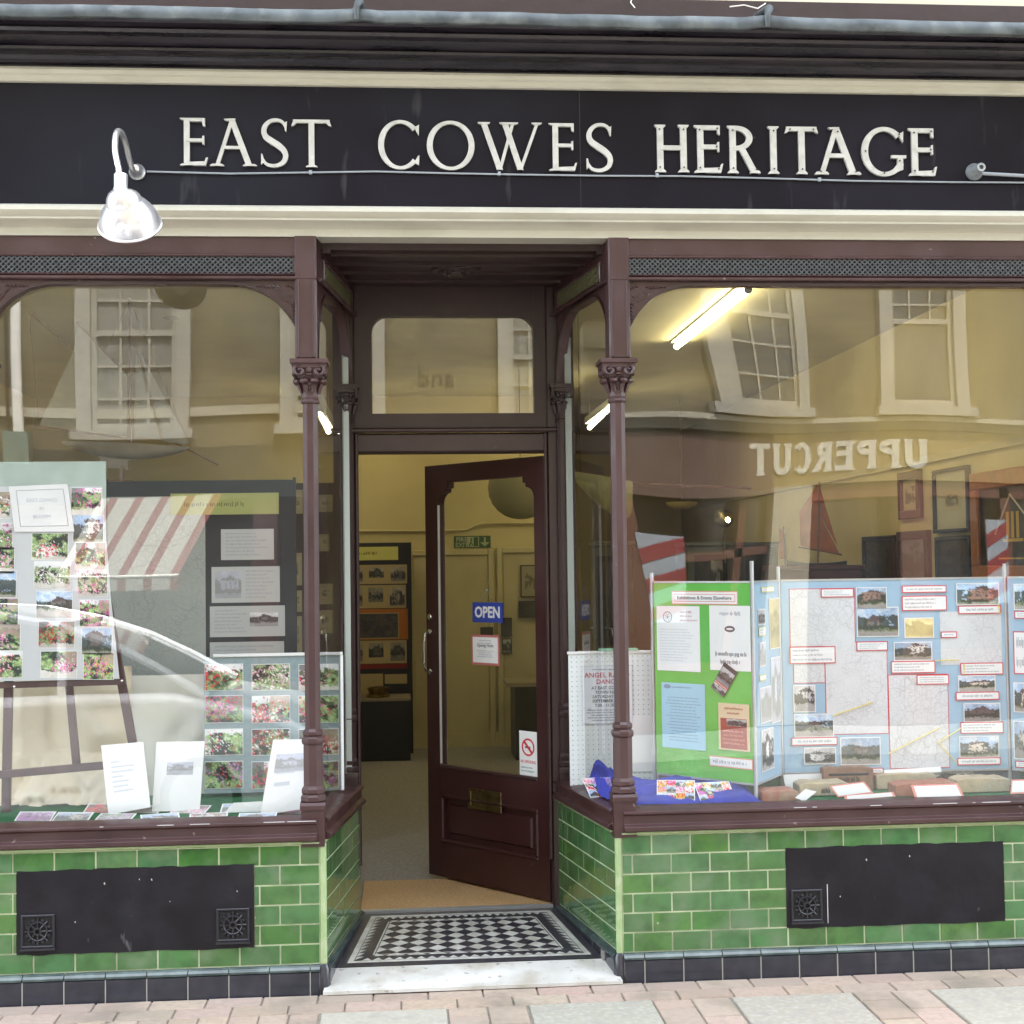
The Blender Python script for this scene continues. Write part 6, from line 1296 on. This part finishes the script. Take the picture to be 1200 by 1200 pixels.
mb = MB(MWR); z_ = loc(MWR, 1100, 572)[1]; mb.box(0, 9.3, -.02, 0, 2.15, 2.19, CRD); mb.build('picture_rail', shop)
# back-of-room furniture seen over the screen
BK = mat('bookcase_brown', (.10, .045, .025), .5)
def cab(px, Y, m, label, name='cabinet', z1=None, items=0, cat='cabinet'):
    a, b_, c_ = px; x0, x1 = at(a, 640, Y)[0], at(c_, 640, Y)[0]; zt_ = at((a+c_)/2, b_, Y)[2]; g = empty(name, ((x0+x1)/2, Y+.2, .08), label, cat)
    mb = MB(); mb.bbox(x0, x1, Y, Y+.4, .082, zt_, m, .006); mb.bbox(x0-.015, x1+.015, Y-.015, Y+.4, zt_, zt_+.03, m, .006); mb.build('carcass', g)
    mb = MB(); mb.box(x0+.05, x1-.05, Y-.006, Y-.001, zt_-.62, zt_-.06, SKYG); o = mb.build('glazed_front', g)
    for i in range(items):
        mb = MB(); xx = x0+.07+(x1-x0-.14)*i/max(1, items); mb.pic(xx, xx+(x1-x0-.14)/items*.85, zt_-.3, zt_-.1, Y-.008, paint('bw' if i % 2 else 'night', 40+i, 16, 12)*.5); mb.build('displayed_print', g)
    return g
cab((805, 640, 860), 4.2, mat('grey_case', (.09, .1, .095), .5), 'grey glazed case with old prints behind the green panel', items=2)
cab((865, 640, 912), 4.6, mat('teal_case', (.045, .06, .065), .5), 'dark teal cabinet at the back of the room left of the red sailed model')
cab((915, 668, 1010), 3.3, mat('dark_red_case', (.09, .012, .02), .5), 'dark red cabinet under the red sailed model boat')
cab((690, 640, 742), 3.2, mat('olive_case', (.09, .085, .05), .6), 'olive cabinet behind the pegboard at the side glass', items=2)
# red sailed model boat
Yr = 3.45; RB = empty('model_barge', at(955, 668, Yr), 'model sailing barge with rust red sails on the dark red cabinet', 'model boat')
B = lambda x, y: at(x, y, Yr); RS = mat('rust_sail', (.42, .12, .035), .8, (.34, .09, .03), 10)
mb = MB(); n = 13; S_ = []
for i in range(n):
    t = i/(n-1); px = 922+70*t; tp = 660-3*abs(2*t-1)**2; bt = 669; wd = .07*math.sin(PI*min(.995, max(.005, t)))**.5
    for kk in range(7): s = kk/6*PI; S_.append(B(px, tp+(bt-tp)*math.sin(s))+Vector((0, -wd*math.cos(s), 0)))
mb.add(S_, [(i*7+j, (i+1)*7+j, (i+1)*7+j+1, i*7+j+1) for i in range(n-1) for j in range(6)]+[(i*7, i*7+6, (i+1)*7+6, (i+1)*7) for i in range(n-1)], BLACKP); mb.build('hull', RB, ang=50)
for nm, pts in (('mainsail', ((958, 567), (937, 600), (938, 640), (984, 650), (962, 606))), ('topsail', ((960, 566), (962, 604), (982, 640))), ('foresail', ((913, 617), (914, 655), (922, 655), (921, 626)))):
    mb = MB(); o_ = {'mainsail': 0, 'topsail': .012, 'foresail': .004}[nm]; mb.prism([(v.x, v.z) for v in (B(*p) for p in pts)], Yr-.003+o_, Yr+o_, RS); mb.build(nm, RB)
for pts in (((960, 565), (958, 662)), ((918, 617), (920, 662)), ((936, 641), (986, 650))):
    mb = MB(); mb.tube([B(*pts[0])+Vector((0, -.006, 0)), B(*pts[1])+Vector((0, -.006, 0))], .006, WOODM, 6); mb.build('spar', RB)
# hanging pale hull with boom
Yh = 1.7; HB = empty('hanging_model_hull', at(695, 560, Yh), 'large pale yellow model yacht hull hung over the pegboard by the right corner', 'model boat')
H_ = lambda x, y: at(x, y, Yh); mb = MB(); n = 15; S_ = []; PH_ = mat('pale_yellow_hull', (.5, .46, .17), .35, (.42, .38, .14), 6)
for i in range(n):
    t = i/(n-1); px = 668+110*t; tp = 552+14*t; bt = tp+2+40*math.sin(PI*min(1, .55*t+.02)); wd = .14*math.sin(PI*min(.99, .06+.5*t))
    for kk in range(9): s = kk/8*PI; S_.append(H_(px, tp+(bt-tp)*math.sin(s)**.8)+Vector((0, -wd*math.cos(s), 0)))
mb.add(S_, [(i*9+j, (i+1)*9+j, (i+1)*9+j+1, i*9+j+1) for i in range(n-1) for j in range(8)]+[(i*9, i*9+8, (i+1)*9+8, (i+1)*9) for i in range(n-1)]+[tuple((n-1)*9+j for j in range(9)), tuple(range(8, -1, -1))], PH_)
for v in range(len(mb.v)): mb.v[v] = Vector((H_(668, 552).x+(mb.v[v].x-H_(668, 552).x)*.62, mb.v[v].y, mb.v[v].z))
mb.build('hull', HB, ang=50)
mb = MB(); mb.tube([H_(726, 565), H_(748, 567), H_(880, 572)], .007, WOODM, 6); mb.build('boom', HB)
mb = MB()
for x in (680, 722): mb.tube([H_(x, 556), (H_(x, 556).x, Yh, 3.02)], .0015, BLACKP, 4)
mb.build('hanging_line', HB)
# lamps inside
WARM = mat('lit_bulb', (1, .8, .4), .4, emit=9)
LS = empty('spot_lamp', at(848, 650, 3.8), 'small round brass spot lamp with a lit bulb on a thin stem', 'lamp'); c = at(848, 607, 3.8); mb = MB(); mb.lathe([(.0, .03), (.04, .025), (.068, 0), (.064, 0), (.036, .02), (0, .024)], c, BRASS, 20, Matrix.Rotation(R(75), 3, 'X')); mb.build('shade', LS); mb = MB(); mb.ball(c+Vector((.02, -.02, -.015)), .02, WARM, n=10); mb.build('bulb', LS); mb = MB(); mb.tube([c, at(850, 660, 3.8)], .005, BRASS, 6); mb.build('stem', LS)
for px, py, Y, lb in ((799, 590, 6.5, 'shallow cream ceiling lamp bowl left of the cream pilaster reflection'), (966, 594, 6.2, 'shallow cream ceiling lamp bowl above the red sails')):
    c = at(px, py, Y); g = empty('pendant_lamp', (c.x, Y, c.z), lb, 'lamp'); mb = MB(); mb.lathe([(.0, -.05), (.06, -.045), (.12, -.02), (.14, .01), (.13, .012), (.0, .02)], c, mat('cream_opal', (.62, .5, .22), .4), 24); mb.build('bowl', g); mb = MB(); mb.tube([c, (c.x, Y, 3.02)], .004, BRASS, 5); mb.build('stem', g)

# ================================================================== LIGHT AND CAMERA
EL, AZ = 62, 12
world = bpy.data.worlds.new('World'); scene.world = world; world.use_nodes = True; nt = world.node_tree; bg = nt.nodes['Background']
sk = nt.nodes.new('ShaderNodeTexSky'); sk.sky_type = 'NISHITA'; sk.sun_disc = False; sk.sun_elevation = R(EL); sk.sun_rotation = R(AZ); sk.air_density = 1.2; sk.dust_density = 3; sk.ozone_density = 1
hs = nt.nodes.new('ShaderNodeHueSaturation'); hs.inputs['Saturation'].default_value = .38; nt.links.new(sk.outputs[0], hs.inputs['Color']); nt.links.new(hs.outputs[0], bg.inputs[0]); bg.inputs[1].default_value = .15
sl = bpy.data.lights.new('sun', 'SUN'); sl.energy = 2.2; sl.angle = R(.6); sl.color = (1, .95, .87); so = bpy.data.objects.new('sun', sl); col.objects.link(so)
d = Vector((math.sin(R(AZ))*math.cos(R(EL)), math.cos(R(AZ))*math.cos(R(EL)), math.sin(R(EL)))); so.rotation_euler = d.to_track_quat('Z', 'Y').to_euler(); so.location = (0, 0, 12)
cam = bpy.data.cameras.new('camera'); cam.sensor_width = 36; cam.sensor_fit = 'HORIZONTAL'; cam.lens = FPX/1200*36; cam.clip_end = 400; cam.clip_start = .05
co = bpy.data.objects.new('camera', cam); col.objects.link(co); co.matrix_world = Matrix(((_r.x, _u.x, -_F.x, 0), (_r.y, _u.y, -_F.y, -CD), (_r.z, _u.z, -_F.z, CH), (0, 0, 0, 1))); scene.camera = co
scene.view_settings.view_transform = 'Standard'; scene.view_settings.look = 'None'; scene.view_settings.exposure = 3.42; scene.view_settings.gamma = 1
scene.render.engine = 'CYCLES'; cy = scene.cycles
cy.max_bounces = 10; cy.diffuse_bounces = 4; cy.glossy_bounces = 4; cy.transmission_bounces = 4; cy.transparent_max_bounces = 24; cy.caustics_reflective = False; cy.caustics_refractive = False; cy.use_denoising = True; cy.sample_clamp_indirect = 6
scene.render.resolution_x = scene.render.resolution_y = 1024
